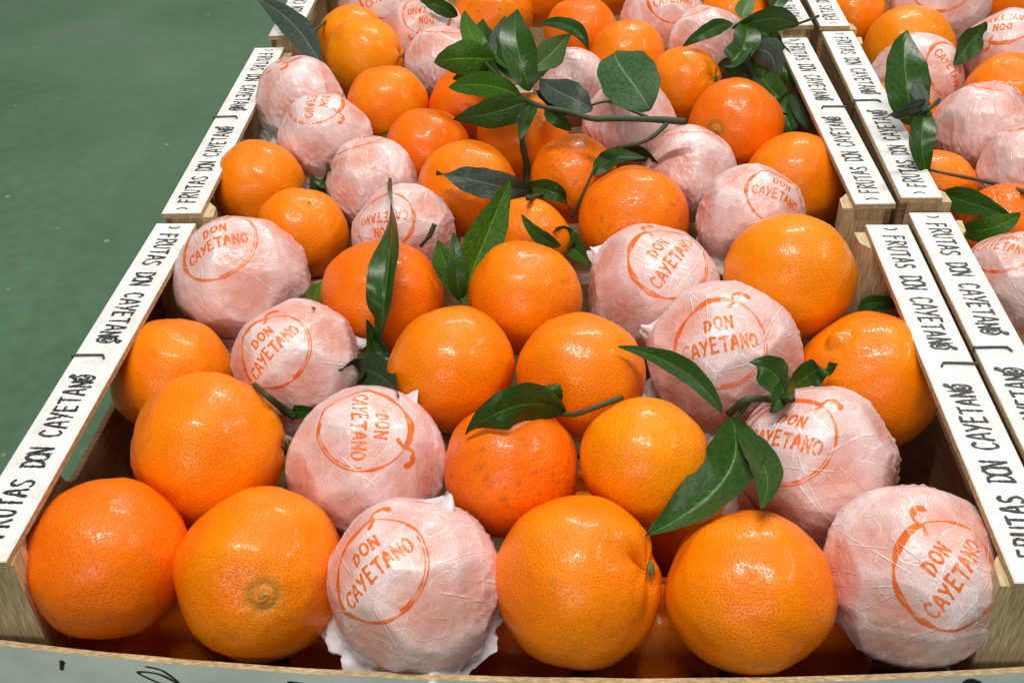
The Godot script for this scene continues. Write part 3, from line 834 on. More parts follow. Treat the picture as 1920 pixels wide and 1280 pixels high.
func fruits() -> void:
	orange(Vector3(-0.1969, 0.1241, -0.0348), 0.0397, "plain", 2, Vector3(0.2284, -0.9622, -0.1482), 0, "plain deep orange fruit in the front left corner of the nearest crate")
	orange(Vector3(-0.1200, 0.1178, -0.0326), 0.0417, "navel", 1, Vector3(-0.3054, -0.5278, -0.7926), 1, "orange with a round navel button facing out, second from left in front row")
	orange(Vector3(0.0358, 0.1207, -0.0292), 0.0414, "lobed", 1, Vector3(0.8674, 0.4609, 0.1876), 3, "orange with creased lips and a green stem end in the front row")
	orange(Vector3(0.1180, 0.1187, -0.0269), 0.0404, "plain", 1, Vector3(0.1547, -0.8498, 0.5038), 4, "smooth bright orange beside the right wrapped fruit in the front row")
	orange(Vector3(-0.1639, 0.1316, -0.1046), 0.0434, "dent", 1, Vector3(0.9572, -0.1111, -0.2673), 6, "big golden orange leaning on the left handle slot, behind the front corner fruit")
	orange(Vector3(0.0007, 0.1310, -0.0946), 0.0360, "scar", 2, Vector3(-0.7276, -0.3449, -0.5930), 8, "reddish orange with a cupped leaf lying across its top")
	orange(Vector3(0.0704, 0.1422, -0.0907), 0.0337, "plain", 4, Vector3(-0.6703, -0.7418, -0.0210), 9, "yellow orange half covered by a large hanging dark leaf")
	orange(Vector3(-0.2102, 0.1231, -0.1808), 0.0363, "plain", 1, Vector3(0.0656, -0.9616, 0.2663), 11, "small orange against the left wall at the middle of the nearest crate")
	orange(Vector3(-0.0370, 0.1444, -0.1632), 0.0373, "plain", 3, Vector3(0.6761, -0.6446, 0.3570), 13, "golden orange at the centre of the nearest crate, just above the notched leaf")
	orange(Vector3(0.0373, 0.1451, -0.1572), 0.0364, "plain", 1, Vector3(-0.4606, -0.6946, 0.5526), 14, "orange at the centre of the nearest crate with a cut twig crossing its lower edge")
	orange(Vector3(0.2073, 0.1209, -0.1857), 0.0418, "bump", 1, Vector3(0.5990, -0.8003, -0.0282), 16, "orange with a raised navel knob against the right wall of the nearest crate")
	orange(Vector3(-0.0884, 0.1406, -0.2382), 0.0392, "ridge", 2, Vector3(-0.1100, -0.9815, 0.1569), 18, "reddish orange with a tall wavy leaf standing in front of it")
	orange(Vector3(0.0025, 0.1453, -0.2335), 0.0365, "plain", 1, Vector3(-0.6936, -0.5981, -0.4014), 19, "orange right of the bright green leaf in the back row of nearest crate")
	orange(Vector3(0.1681, 0.1475, -0.2556), 0.0409, "plain", 4, Vector3(0.6887, 0.3628, -0.6278), 21, "large yellow orange by the right post of the nearest crate")
	orange(Vector3(-0.2063, 0.1359, -0.3951), 0.0352, "plain", 3, Vector3(0.0151, -0.9997, 0.0190), 22, "amber orange at the left wall of the second crate, beside a dark leaf")
	orange(Vector3(-0.1603, 0.1327, -0.3304), 0.0333, "plain", 3, Vector3(-0.4963, -0.8656, 0.0665), 23, "smaller amber orange at the front left of the second crate")
	orange(Vector3(-0.0444, 0.1481, -0.3687), 0.0363, "plain", 1, Vector3(-0.0638, -0.9722, 0.2254), 26, "orange under the tip of the long silvery leaf in the second crate")
	orange(Vector3(0.0011, 0.1366, -0.3177), 0.0294, "plain", 1, Vector3(-0.1406, -0.9900, 0.0108), 27, "orange half hidden behind the bright green leaf")
	orange(Vector3(0.0322, 0.1402, -0.3996), 0.0327, "spots", 0, Vector3(0.4228, -0.5733, -0.7019), 28, "small orange between the upright stem and the folded leaf in the second crate")
	orange(Vector3(0.0743, 0.1362, -0.3438), 0.0392, "spots", 0, Vector3(0.0913, -0.7637, -0.6390), 29, "broad orange with a tiny stem scar at the front of the second crate")
	orange(Vector3(0.2016, 0.1206, -0.4274), 0.0403, "plain", 1, Vector3(0.6153, -0.5916, 0.5210), 32, "big orange shaded by the right rail of the second crate")
	orange(Vector3(0.1632, 0.1367, -0.4922), 0.0390, "navel", 2, Vector3(0.5644, -0.3285, -0.7573), 33, "deep orange with a brown ringed navel at the cut end of the long branch")
	orange(Vector3(0.1266, 0.1427, -0.5637), 0.0332, "dent", 3, Vector3(0.7683, 0.4194, 0.4836), 34, "pale orange between the round leaf and the dark leaf bunch")
	orange(Vector3(-0.1238, 0.1463, -0.5150), 0.0349, "plain", 1, Vector3(-0.1174, -0.9925, 0.0344), 37, "orange in the second crate, behind the two wrapped fruits at the left rail")
	orange(Vector3(-0.0829, 0.1428, -0.4431), 0.0335, "plain", 2, Vector3(-0.1206, -0.9922, 0.0321), 38, "reddish orange in the left half of the second crate, right of the wrapped fruits")
	orange(Vector3(-0.1619, 0.1421, -0.6273), 0.0381, "dent", 4, Vector3(0.9944, 0.1002, 0.0324), 39, "golden pear shaped orange at the far left corner of the second crate")
	orange(Vector3(-0.1864, 0.1360, -0.6927), 0.0340, "plain", 4, Vector3(0.1448, -0.9538, -0.2633), 40, "yellow orange hidden behind the golden one under the grey green leaf")
	orange(Vector3(-0.0572, 0.1429, -0.5218), 0.0332, "plain", 2, Vector3(0.0525, -0.9985, -0.0133), 42, "orange almost covered by two dark leaves in the middle of the second crate")
	orange(Vector3(-0.0083, 0.1456, -0.4537), 0.0369, "plain", 1, Vector3(0.1838, -0.9172, -0.3534), 43, "orange behind the upright stem, below the long branch")
	orange(Vector3(0.0792, 0.1458, -0.6163), 0.0347, "plain", 1, Vector3(0.1216, -0.9807, -0.1533), 46, "orange in front of the round leaf tip at the back of the second crate")
	orange(Vector3(0.0379, 0.1473, -0.6721), 0.0353, "plain", 2, Vector3(0.0104, -0.9616, -0.2743), 47, "orange behind the curved dark leaf in the third crate")
	orange(Vector3(-0.0491, 0.1472, -0.7243), 0.0396, "spots", 1, Vector3(0.2686, -0.9086, -0.3199), 50, "orange left of the tall upright leaf in the third crate")
	orange(Vector3(0.1917, 0.1277, -0.7566), 0.0356, "plain", 1, Vector3(0.2113, -0.8053, -0.5539), 53, "orange at the top edge behind the pink wrapped fruit with the dark leaf over it")
	orange(Vector3(0.2102, 0.1268, -0.6943), 0.0329, "plain", 2, Vector3(0.0820, -0.8860, -0.4564), 54, "orange seen in a small gap inside the dark leaf bunch")
	orange(Vector3(0.3062, 0.1381, -0.7402), 0.0316, "plain", 1, Vector3(0.2323, -0.8401, -0.4901), 55, "orange beside the double rails in the far right crate")
	orange(Vector3(0.3429, 0.1322, -0.6645), 0.0418, "plain", 4, Vector3(-0.3710, -0.8229, -0.4304), 56, "flattened glossy yellow orange in the right crate, between two wrapped fruits")
	orange(Vector3(0.4721, 0.1480, -0.7527), 0.0356, "plain", 1, Vector3(0.5830, -0.7174, -0.3815), 59, "orange in the far right corner of the photo")
	orange(Vector3(0.3867, 0.1477, -0.5270), 0.0358, "plain", 1, Vector3(0.3667, -0.9266, -0.0833), 61, "oblong orange at the right edge between two wrapped fruits")
	orange(Vector3(0.2979, 0.1276, -0.5203), 0.0345, "plain", 3, Vector3(0.1709, -0.9827, -0.0718), 62, "amber orange low beside the rail, under the pointed dark leaf")
	orange(Vector3(0.2978, 0.1315, -0.3990), 0.0299, "plain", 1, Vector3(-0.2616, -0.8475, 0.4618), 65, "orange behind the thin brown twig by the right rail")
	orange(Vector3(0.3253, 0.1392, -0.3289), 0.0312, "wet", 2, Vector3(0.4684, -0.8806, 0.0719), 66, "wet reddish orange below the thin brown twig")
	orange(Vector3(-0.0073, 0.1499, -0.7903), 0.0365, "plain", 1, Vector3(0.0994, -0.9798, -0.1738), 68, "orange at the top edge between the tall upright leaf and the curved dark leaf")
	orange(Vector3(0.0689, 0.1464, -0.8217), 0.0350, "plain", 0, Vector3(0.0308, -0.9794, -0.1997), 69, "orange at the top edge left of the wrap with a red circle")
	orange(Vector3(0.2427, 0.1349, -0.7940), 0.0320, "plain", 1, Vector3(0.1480, -0.9638, -0.2217), 70, "orange at the top edge behind the leaf bunch, next to the rail")
	wrapped(Vector3(-0.0433, 0.1194, -0.0255), 0.0421, Vector3(-0.3042, 0.8359, 0.4569), Vector3(0.7291, 0.5130, -0.4530), 2, "hem ear", Vector3(0.3507, 0.7823, -0.5148), "front paper wrapped orange with ruffled white hem over the crate edge")
	wrapped(Vector3(0.1952, 0.1240, -0.0359), 0.0422, Vector3(0.1273, 0.7458, 0.6539), Vector3(0.6207, 0.4543, -0.6390), 5, "overlap", Vector3.ZERO, "paper wrapped orange in the front right corner, logo tilted beside the rail")
	wrapped(Vector3(-0.0768, 0.1288, -0.0993), 0.0417, Vector3(0.0963, 0.9589, 0.2668), Vector3(0.0569, -0.2730, 0.9603), 7, "ear", Vector3(0.5382, 0.5771, -0.6142), "paper wrapped orange with sideways logo, behind the front wrapped fruit")
	wrapped(Vector3(0.1631, 0.1253, -0.1098), 0.0415, Vector3(-0.5511, 0.7586, 0.3475), Vector3(0.7600, 0.2843, 0.5845), 10, "hem", Vector3.ZERO, "paper wrapped orange under the leafy sprig, logo half hidden")
	wrapped(Vector3(-0.1288, 0.1372, -0.1750), 0.0381, Vector3(-0.1832, 0.7810, 0.5970), Vector3(0.6743, 0.5418, -0.5017), 12, "hem ear", Vector3(0.9042, 0.1196, -0.4101), "paper wrapped orange with slanted logo, left of the notched leaf")
	wrapped(Vector3(0.1210, 0.1352, -0.1885), 0.0442, Vector3(-0.1735, 0.7449, 0.6443), Vector3(0.9739, 0.2270, -0.0002), 15, "hem ear", Vector3(-0.9376, 0.1990, -0.2851), "paper wrapped orange with upright logo in the right half of nearest crate")
	wrapped(Vector3(-0.1826, 0.1391, -0.2591), 0.0437, Vector3(-0.1819, 0.9273, 0.3272), Vector3(0.9245, 0.2747, -0.2643), 17, "hem", Vector3.ZERO, "paper wrapped orange at the left wall, back row of nearest crate")
	wrapped(Vector3(0.0845, 0.1308, -0.2646), 0.0433, Vector3(0.1795, 0.8767, 0.4463), Vector3(0.5731, 0.2755, -0.7718), 20, "ear", Vector3(-0.8358, 0.4042, -0.3715), "paper wrapped orange beside the yellow fruit, steep slanted logo")
	wrapped(Vector3(-0.1175, 0.1428, -0.3866), 0.0345, Vector3(-0.2931, 0.8482, -0.4411), Vector3(0.9537, 0.2267, -0.1977), 24, "", Vector3.ZERO, "blank faced paper wrapped orange right of the dark leaf in the second crate")
	wrapped(Vector3(-0.0839, 0.1441, -0.3119), 0.0348, Vector3(-0.2662, 0.7158, 0.6456), Vector3(-0.9632, -0.2226, -0.1503), 25, "", Vector3.ZERO, "paper wrapped orange with upside down logo, behind the tall wavy leaf")
	wrapped(Vector3(0.1170, 0.1429, -0.4027), 0.0349, Vector3(-0.0040, 0.8895, -0.4569), Vector3(0.9673, 0.1193, 0.2238), 30, "", Vector3.ZERO, "crumpled paper wrapped orange under the cut end of the branch")
	wrapped(Vector3(0.1545, 0.1465, -0.3301), 0.0366, Vector3(0.3466, 0.8070, 0.4782), Vector3(0.9008, -0.4285, 0.0701), 31, "hem", Vector3.ZERO, "paper wrapped orange with logo turned down to the right, by the right rail")
	wrapped(Vector3(-0.1645, 0.1486, -0.4485), 0.0371, Vector3(-0.0670, 0.9808, 0.1829), Vector3(-0.0305, -0.1852, 0.9822), 35, "hem", Vector3.ZERO, "paper wrapped orange at the left rail with small red arc facing up")
	wrapped(Vector3(-0.1972, 0.1530, -0.5114), 0.0366, Vector3(-0.4780, 0.8140, -0.3301), Vector3(-0.5240, 0.0374, 0.8509), 36, "hem", Vector3.ZERO, "farthest paper wrapped orange at the left rail of the second crate")
	wrapped(Vector3(-0.0886, 0.1414, -0.6153), 0.0341, Vector3(0.0137, 0.8944, -0.4471), Vector3(0.9839, -0.0919, -0.1536), 41, "", Vector3.ZERO, "pale paper wrapped orange with no print showing, left of the light green leaf")
	wrapped(Vector3(0.0296, 0.1401, -0.5654), 0.0335, Vector3(0.0195, 0.7502, -0.6609), Vector3(0.9970, -0.0637, -0.0429), 44, "", Vector3.ZERO, "shiny paper wrapped orange left of the round leaf")
	wrapped(Vector3(0.0766, 0.1480, -0.4691), 0.0372, Vector3(0.1151, 0.8762, -0.4680), Vector3(0.9897, -0.1416, -0.0216), 45, "", Vector3.ZERO, "paper wrapped orange crossed by the long branch")
	wrapped(Vector3(0.1144, 0.1486, -0.6946), 0.0409, Vector3(0.2221, 0.8125, 0.5390), Vector3(0.9583, -0.0799, -0.2745), 48, "", Vector3.ZERO, "paper wrapped orange with a red circle at the far edge of the picture")
	wrapped(Vector3(0.1513, 0.1521, -0.6308), 0.0348, Vector3(-0.3202, 0.8274, -0.4614), Vector3(0.8985, 0.1108, -0.4248), 49, "", Vector3.ZERO, "striped paper wrapped orange with a long dark leaf across it")
	wrapped(Vector3(-0.1135, 0.1457, -0.6839), 0.0386, Vector3(0.1952, 0.7789, 0.5960), Vector3(-0.9767, 0.0993, 0.1902), 51, "", Vector3.ZERO, "paper wrapped orange with upside down red mark at the back left")
	wrapped(Vector3(-0.1751, 0.1435, -0.7608), 0.0372, Vector3(0.3884, 0.6034, 0.6964), Vector3(0.8001, 0.1541, -0.5797), 52, "", Vector3.ZERO, "paper wrapped orange at the top edge behind the yellow fruit")
	wrapped(Vector3(0.3858, 0.1489, -0.7374), 0.0468, Vector3(-0.2164, 0.7188, 0.6607), Vector3(0.9697, 0.0800, 0.2306), 57, "", Vector3.ZERO, "large paper wrapped orange at the top of the right crate")
	wrapped(Vector3(0.3294, 0.1347, -0.5853), 0.0410, Vector3(0.4881, 0.5861, 0.6467), Vector3(0.4944, -0.7963, 0.3485), 58, "hem", Vector3.ZERO, "paper wrapped orange behind the pointed dark leaf in the right crate")
	wrapped(Vector3(0.4071, 0.1535, -0.5973), 0.0393, Vector3(-0.3458, 0.9117, 0.2217), Vector3(-0.8773, -0.2304, -0.4210), 60, "", Vector3.ZERO, "paper wrapped orange with a red stem mark beside the small dark leaf")
	wrapped(Vector3(0.3486, 0.1463, -0.4659), 0.0381, Vector3(0.1613, 0.9101, -0.3818), Vector3(0.8283, 0.0855, 0.5538), 63, "", Vector3.ZERO, "large paper wrapped orange right of the spoon shaped leaf")
	wrapped(Vector3(0.3604, 0.1488, -0.3953), 0.0354, Vector3(-0.0205, 0.8826, -0.4697), Vector3(0.7639, 0.3169, 0.5622), 64, "", Vector3.ZERO, "paper wrapped orange cut by the right edge above the twig")
	wrapped(Vector3(0.3116, 0.1392, -0.2633), 0.0330, Vector3(-0.4576, 0.8878, 0.0495), Vector3(0.6842, 0.3160, 0.6573), 67, "", Vector3.ZERO, "paper wrapped orange in the nearest right hand crate")
	pass

func lower_layer() -> void:
	# the fruit of the layer below that shows in the gaps
	var spots := [[-0.204, 0.046, -0.036, 2, "under the plain front left corner fruit"], [-0.165, 0.046, -0.052, 1, "between the two left front oranges"], [-0.082, 0.046, -0.046, 0, "left of the front wrapped orange with the ruffled hem"], [0.000, 0.046, -0.048, 2, "right of the front wrapped orange with the ruffled hem"], [0.078, 0.046, -0.050, 3, "between the creased and the smooth front oranges"], [0.155, 0.046, -0.055, 2, "left of the front right wrapped orange"],
		[-0.115, 0.046, -0.130, 1, "under the big golden orange and the sideways logo"], [0.036, 0.046, -0.128, 1, "under the reddish orange with the cupped leaf"], [0.115, 0.046, -0.13, 1, "under the leafy sprig"], [0.0, 0.046, -0.345, 1, "under the half hidden orange in the second crate"], [-0.1, 0.046, -0.46, 1, "under the small wraps in the second crate"], [0.1, 0.046, -0.53, 1, "under the dark leaf bunch"], [0.42, 0.046, -0.45, 1, "under the brown twig"]]
	var k := 100
	for s in spots:
		k += 1
		orange(Vector3(s[0], s[1], s[2]), 0.0375, "plain", s[3], Vector3(sin(k * 2.1), 0.3, cos(k * 2.1)), k, "shaded lower layer orange " + s[4])

func leaves() -> void:
	t = thing("orange_sprig", "leafy sprig with a bent green stem and five dark leaves by the right wrapped oranges", "leaf sprig", Vector3.ZERO, "leafy sprigs among the oranges")
	twig(t, [Vector3(0.1172, 0.1441, -0.1275), Vector3(0.1242, 0.1578, -0.1224), Vector3(0.1362, 0.1552, -0.1266), Vector3(0.1422, 0.1762, -0.1016)], 0.0022, 0.0018)
	twig(t, [Vector3(0.1338, 0.1687, -0.1104), Vector3(0.1398, 0.1624, -0.1281), Vector3(0.1463, 0.1637, -0.1357)], 0.0014, 0.0014)
	twig(t, [Vector3(0.1176, 0.1417, -0.1194), Vector3(0.1212, 0.1467, -0.1224), Vector3(0.1261, 0.1556, -0.1242)], 0.0014, 0.0016)
	leaf(t, Vector3(0.1165, 0.1455, -0.1229), Vector3(0.1061, 0.1493, -0.0690), Vector3(0.0680, 0.1464, -0.0331), 0.0152, Vector3(0.0479, 0.9987, 0.0162), 0.22, -0.10, 0.00, "dark", 0.0000)
	leaf(t, Vector3(0.1123, 0.1455, -0.1254), Vector3(0.0904, 0.1641, -0.1411), Vector3(0.0578, 0.1808, -0.1394), 0.0069, Vector3(0.3325, 0.7419, 0.5823), 0.30, 0.00, 0.10, "dark", 0.0000)
	leaf(t, Vector3(0.1198, 0.1444, -0.1139), Vector3(0.1271, 0.1546, -0.0752), Vector3(0.1186, 0.1654, -0.0351), 0.0089, Vector3(-0.0121, 0.9661, -0.2580), 0.30, 0.00, 0.00, "dark", 0.0000)
	leaf(t, Vector3(0.1409, 0.1738, -0.1069), Vector3(0.1382, 0.1638, -0.1376), Vector3(0.1264, 0.1658, -0.1423), 0.0097, Vector3(-0.7047, 0.6974, 0.1305), 0.20, 0.00, 0.00, "dark", 0.0000)
	leaf(t, Vector3(0.1414, 0.1687, -0.1161), Vector3(0.1638, 0.1456, -0.1586), Vector3(0.1784, 0.1580, -0.1546), 0.0089, Vector3(0.6371, 0.6355, 0.4361), 0.20, 0.00, 0.00, "dark", 0.0000)
	leaf(t, Vector3(0.1505, 0.1550, -0.1466), Vector3(0.1401, 0.1680, -0.1147), Vector3(0.1345, 0.1665, -0.1005), 0.0055, Vector3(0.5278, 0.8489, -0.0286), 0.30, 0.00, 0.00, "dark", 0.0000)
	t = thing("leaf_with_twig", "cupped glossy leaf with a short cut twig lying on the reddish orange", "leaf", Vector3.ZERO, "leafy sprigs among the oranges")
	leaf(t, Vector3(0.0279, 0.1522, -0.1160), Vector3(0.0042, 0.1796, -0.0901), Vector3(-0.0211, 0.1642, -0.0871), 0.0116, Vector3(0.5387, 0.3552, 0.7640), 0.25, 0.35, 0.20, "dark", 0.0010)
	leaf(t, Vector3(0.0263, 0.1558, -0.1152), Vector3(0.0208, 0.1690, -0.1136), Vector3(0.0178, 0.1731, -0.1227), 0.0083, Vector3(0.2813, 0.4930, 0.8233), 0.20, 0.30, 0.00, "dark", 0.0000)
	twig(t, [Vector3(0.0263, 0.1530, -0.1150), Vector3(0.0347, 0.1558, -0.1119), Vector3(0.0458, 0.1598, -0.1134), Vector3(0.0591, 0.1592, -0.1218)], 0.0012, 0.0016)
	t = thing("notched_leaf", "dull notched leaf wedged between the slanted logo wrap and the golden orange", "leaf", Vector3.ZERO, "leafy sprigs among the oranges")
	leaf(t, Vector3(-0.0580, 0.1652, -0.1126), Vector3(-0.0859, 0.1398, -0.1668), Vector3(-0.0998, 0.1591, -0.1455), 0.0111, Vector3(-0.4060, 0.8402, 0.3595), 0.20, 0.00, 0.20, "dull", 0.0010)
	leaf(t, Vector3(-0.0770, 0.1373, -0.1726), Vector3(-0.0841, 0.1395, -0.1877), Vector3(-0.0841, 0.1569, -0.1870), 0.0070, Vector3(0.4855, 0.6243, 0.6120), 0.30, 0.20, 0.00, "dark", 0.0000)
	t = thing("wavy_leaf", "tall wavy narrow leaf standing in front of a reddish orange", "leaf", Vector3.ZERO, "leafy sprigs among the oranges")
	leaf(t, Vector3(-0.0847, 0.1370, -0.1937), Vector3(-0.0747, 0.1826, -0.2003), Vector3(-0.0915, 0.1742, -0.3339), 0.0099, Vector3(-0.4086, 0.8770, 0.2529), 0.35, 0.10, -0.70, "dark", 0.0025)
	t = thing("cut_stem", "short cut stem with a sharp end on the upside down logo wrap", "stem", Vector3.ZERO, "leafy sprigs among the oranges")
	twig(t, [Vector3(-0.0676, 0.1551, -0.2789), Vector3(-0.0630, 0.1605, -0.2793), Vector3(-0.0608, 0.1632, -0.2802), Vector3(-0.0576, 0.1694, -0.2834)], 0.0011, 0.0018)
	t = thing("bright_leaf_pair", "bright green leaf with water drops rising behind the back row of the nearest crate", "leaf sprig", Vector3.ZERO, "leafy sprigs among the oranges")
	leaf(t, Vector3(-0.0356, 0.1450, -0.2277), Vector3(-0.0238, 0.1760, -0.2528), Vector3(-0.0029, 0.2060, -0.2690), 0.0132, Vector3(0.2762, 0.4329, 0.8581), 0.25, 0.05, 0.15, "bright", 0.0000)
	leaf(t, Vector3(-0.0387, 0.1450, -0.2323), Vector3(-0.0446, 0.1660, -0.2377), Vector3(-0.0518, 0.1800, -0.2461), 0.0085, Vector3(-0.0794, 0.3396, 0.9372), 0.30, 0.10, 0.00, "bright", 0.0000)
	leaf(t, Vector3(-0.0365, 0.1450, -0.2300), Vector3(-0.0390, 0.1660, -0.2347), Vector3(-0.0427, 0.1800, -0.2550), 0.0065, Vector3(0.2704, 0.5915, 0.7596), 0.30, 0.10, 0.00, "dark", 0.0000)
	t = thing("twig_with_leaf", "green twig with a pale cut end tucked beside the big golden orange", "leaf sprig", Vector3.ZERO, "leafy sprigs among the oranges")
	twig(t, [Vector3(-0.1422, 0.1542, -0.1349), Vector3(-0.1302, 0.1613, -0.1174), Vector3(-0.1268, 0.1436, -0.1281), Vector3(-0.1220, 0.1351, -0.1305)], 0.0016, 0.0022)
	leaf(t, Vector3(-0.1283, 0.1473, -0.1242), Vector3(-0.1202, 0.1356, -0.1336), Vector3(-0.0948, 0.1686, -0.0972), 0.0042, Vector3(-0.7138, 0.4976, 0.4929), 0.20, 0.00, 0.00, "dark", 0.0000)
	t = thing("dark_leaf", "dark leaf between the amber orange and the blank wrapped one", "leaf", Vector3.ZERO, "leafy sprigs among the oranges")
	leaf(t, Vector3(-0.1498, 0.1635, -0.3232), Vector3(-0.1606, 0.1356, -0.4000), Vector3(-0.1351, 0.1749, -0.3644), 0.0122, Vector3(0.7089, 0.5733, 0.4109), 0.25, 0.10, 0.00, "dark", 0.0000)
	t = thing("dark_leaf", "small dark leaf edge left of the reddish orange with wavy leaf", "leaf", Vector3.ZERO, "leafy sprigs among the oranges")
	leaf(t, Vector3(-0.1151, 0.1743, -0.1803), Vector3(-0.1351, 0.1344, -0.2553), Vector3(-0.1343, 0.1332, -0.2761), 0.0063, Vector3(0.3029, 0.8523, -0.4264), 0.25, 0.00, 0.00, "bright", 0.0000)
	t = thing("dark_leaf_pair", "pair of dark pointed leaves behind the back row orange, left of the steep logo wrap", "leaf sprig", Vector3.ZERO, "leafy sprigs among the oranges")
	leaf(t, Vector3(0.0242, 0.1443, -0.2968), Vector3(0.0097, 0.1593, -0.2870), Vector3(-0.0021, 0.1711, -0.2916), 0.0052, Vector3(0.5386, 0.3831, 0.7505), 0.30, 0.10, 0.00, "dark", 0.0000)
	leaf(t, Vector3(0.0207, 0.1581, -0.2972), Vector3(0.0312, 0.1342, -0.3133), Vector3(0.0464, 0.1512, -0.2613), 0.0095, Vector3(-0.3054, 0.8701, 0.3868), 0.30, 0.00, 0.00, "dark", 0.0000)
	t = thing("silvery_leaf_sprig", "sprig with a long silvery leaf and a thick upright stem in the second crate", "leaf sprig", Vector3.ZERO, "leafy sprigs among the oranges")
	leaf(t, Vector3(0.0031, 0.1475, -0.3691), Vector3(-0.0291, 0.1759, -0.3254), Vector3(-0.0611, 0.1805, -0.3389), 0.0108, Vector3(0.5633, 0.4830, 0.6703), 0.15, 0.15, 0.20, "silver", 0.0015)
	leaf(t, Vector3(-0.0036, 0.1396, -0.3867), Vector3(0.0150, 0.1535, -0.3548), Vector3(0.0347, 0.1401, -0.3619), 0.0075, Vector3(-0.4016, 0.6871, 0.6056), 0.25, 0.00, 0.00, "dark", 0.0000)
	twig(t, [Vector3(-0.0071, 0.1779, -0.4235), Vector3(-0.0059, 0.1643, -0.4086), Vector3(-0.0029, 0.1486, -0.4048), Vector3(-0.0022, 0.1357, -0.3996)], 0.0016, 0.0034)
	twig(t, [Vector3(0.0020, 0.1729, -0.3110), Vector3(0.0112, 0.1511, -0.3576), Vector3(0.0207, 0.1571, -0.3545)], 0.0016, 0.0014)
	t = thing("folded_leaf_sprig", "folded dark leaf on a thin stem between small orange and wrapped one", "leaf sprig", Vector3.ZERO, "leafy sprigs among the oranges")
	twig(t, [Vector3(0.0310, 0.1340, -0.3527), Vector3(0.0395, 0.1529, -0.3561), Vector3(0.0480, 0.1691, -0.3668)], 0.0012, 0.0010)
	leaf(t, Vector3(0.0459, 0.1614, -0.3638), Vector3(0.0605, 0.1644, -0.3824), Vector3(0.0857, 0.1664, -0.3910), 0.0077, Vector3(0.1572, 0.9044, 0.3966), 0.50, 0.00, 0.00, "dark", 0.0000)
	leaf(t, Vector3(0.0619, 0.1479, -0.4181), Vector3(0.0815, 0.1545, -0.4146), Vector3(0.0927, 0.1659, -0.3729), 0.0068, Vector3(-0.8278, 0.0102, 0.5609), 0.30, 0.00, 0.00, "dull", 0.0000)
	t = thing("long_branch", "long green branch with many leaves lying across the middle of the second crate", "branch", Vector3.ZERO, "leafy sprigs among the oranges")
	twig(t, [Vector3(0.1102, 0.1960, -0.3784), Vector3(0.0890, 0.1980, -0.3778), Vector3(0.0593, 0.2000, -0.3755), Vector3(0.0446, 0.2000, -0.3756), Vector3(0.0259, 0.2020, -0.3836), Vector3(0.0032, 0.2040, -0.3919), Vector3(-0.0176, 0.2040, -0.4256), Vector3(-0.0396, 0.2000, -0.4822), Vector3(-0.0536, 0.1960, -0.5225)], 0.0026, 0.0012)
	twig(t, [Vector3(0.0964, 0.1960, -0.3751), Vector3(0.0887, 0.1920, -0.3668), Vector3(0.0777, 0.1880, -0.3618), Vector3(0.0614, 0.1840, -0.3634)], 0.0017, 0.0010)
	twig(t, [Vector3(0.0837, 0.1980, -0.3813), Vector3(0.0709, 0.2000, -0.3902), Vector3(0.0562, 0.2000, -0.4038), Vector3(0.0410, 0.1980, -0.3993)], 0.0012, 0.0010)
	leaf(t, Vector3(-0.0011, 0.2060, -0.4075), Vector3(-0.0085, 0.2300, -0.4294), Vector3(-0.0125, 0.2450, -0.4895), 0.0131, Vector3(-0.0451, 0.8996, 0.4343), 0.20, -0.10, 0.00, "dark", 0.0000)
	leaf(t, Vector3(0.0008, 0.2000, -0.4575), Vector3(0.0147, 0.2100, -0.4745), Vector3(0.0249, 0.2200, -0.4734), 0.0114, Vector3(0.1592, 0.4890, 0.8577), 0.12, 0.10, 0.00, "pale", 0.0000)
	leaf(t, Vector3(0.0016, 0.1900, -0.5892), Vector3(0.0285, 0.2050, -0.5381), Vector3(0.0433, 0.1920, -0.5205), 0.0070, Vector3(-0.5095, 0.8114, 0.2864), 0.25, 0.20, 0.00, "dark", 0.0000)
	leaf(t, Vector3(-0.0347, 0.2000, -0.4908), Vector3(-0.0491, 0.2100, -0.5033), Vector3(-0.0604, 0.2050, -0.5776), 0.0093, Vector3(-0.1223, 0.9881, 0.0931), 0.25, 0.10, 0.00, "bright", 0.0000)
	leaf(t, Vector3(-0.0287, 0.2000, -0.4885), Vector3(-0.0528, 0.2050, -0.4701), Vector3(-0.0818, 0.2000, -0.4745), 0.0139, Vector3(0.2480, 0.2439, 0.9376), 0.20, 0.35, 0.00, "bright", 0.0000)
	leaf(t, Vector3(-0.0056, 0.2030, -0.4033), Vector3(-0.0351, 0.2040, -0.4239), Vector3(-0.0665, 0.1960, -0.4448), 0.0102, Vector3(-0.5046, 0.5776, 0.6417), 0.20, 0.10, 0.00, "bright", 0.0000)
	leaf(t, Vector3(-0.0014, 0.2030, -0.3941), Vector3(-0.0251, 0.2000, -0.3885), Vector3(-0.0545, 0.1880, -0.3986), 0.0117, Vector3(-0.1375, 0.1970, 0.9707), 0.30, 0.30, 0.00, "wet", 0.0000)
	leaf(t, Vector3(0.0454, 0.2000, -0.3895), Vector3(0.0258, 0.2080, -0.3971), Vector3(0.0034, 0.2050, -0.4425), 0.0121, Vector3(-0.4561, 0.7764, 0.4349), 0.12, 0.15, 0.00, "silver", 0.0000)
	leaf(t, Vector3(0.0379, 0.1980, -0.3869), Vector3(0.0217, 0.1960, -0.4131), Vector3(0.0032, 0.1960, -0.4341), 0.0085, Vector3(-0.7332, 0.4370, 0.5211), 0.30, 0.00, 0.00, "dark", 0.0000)
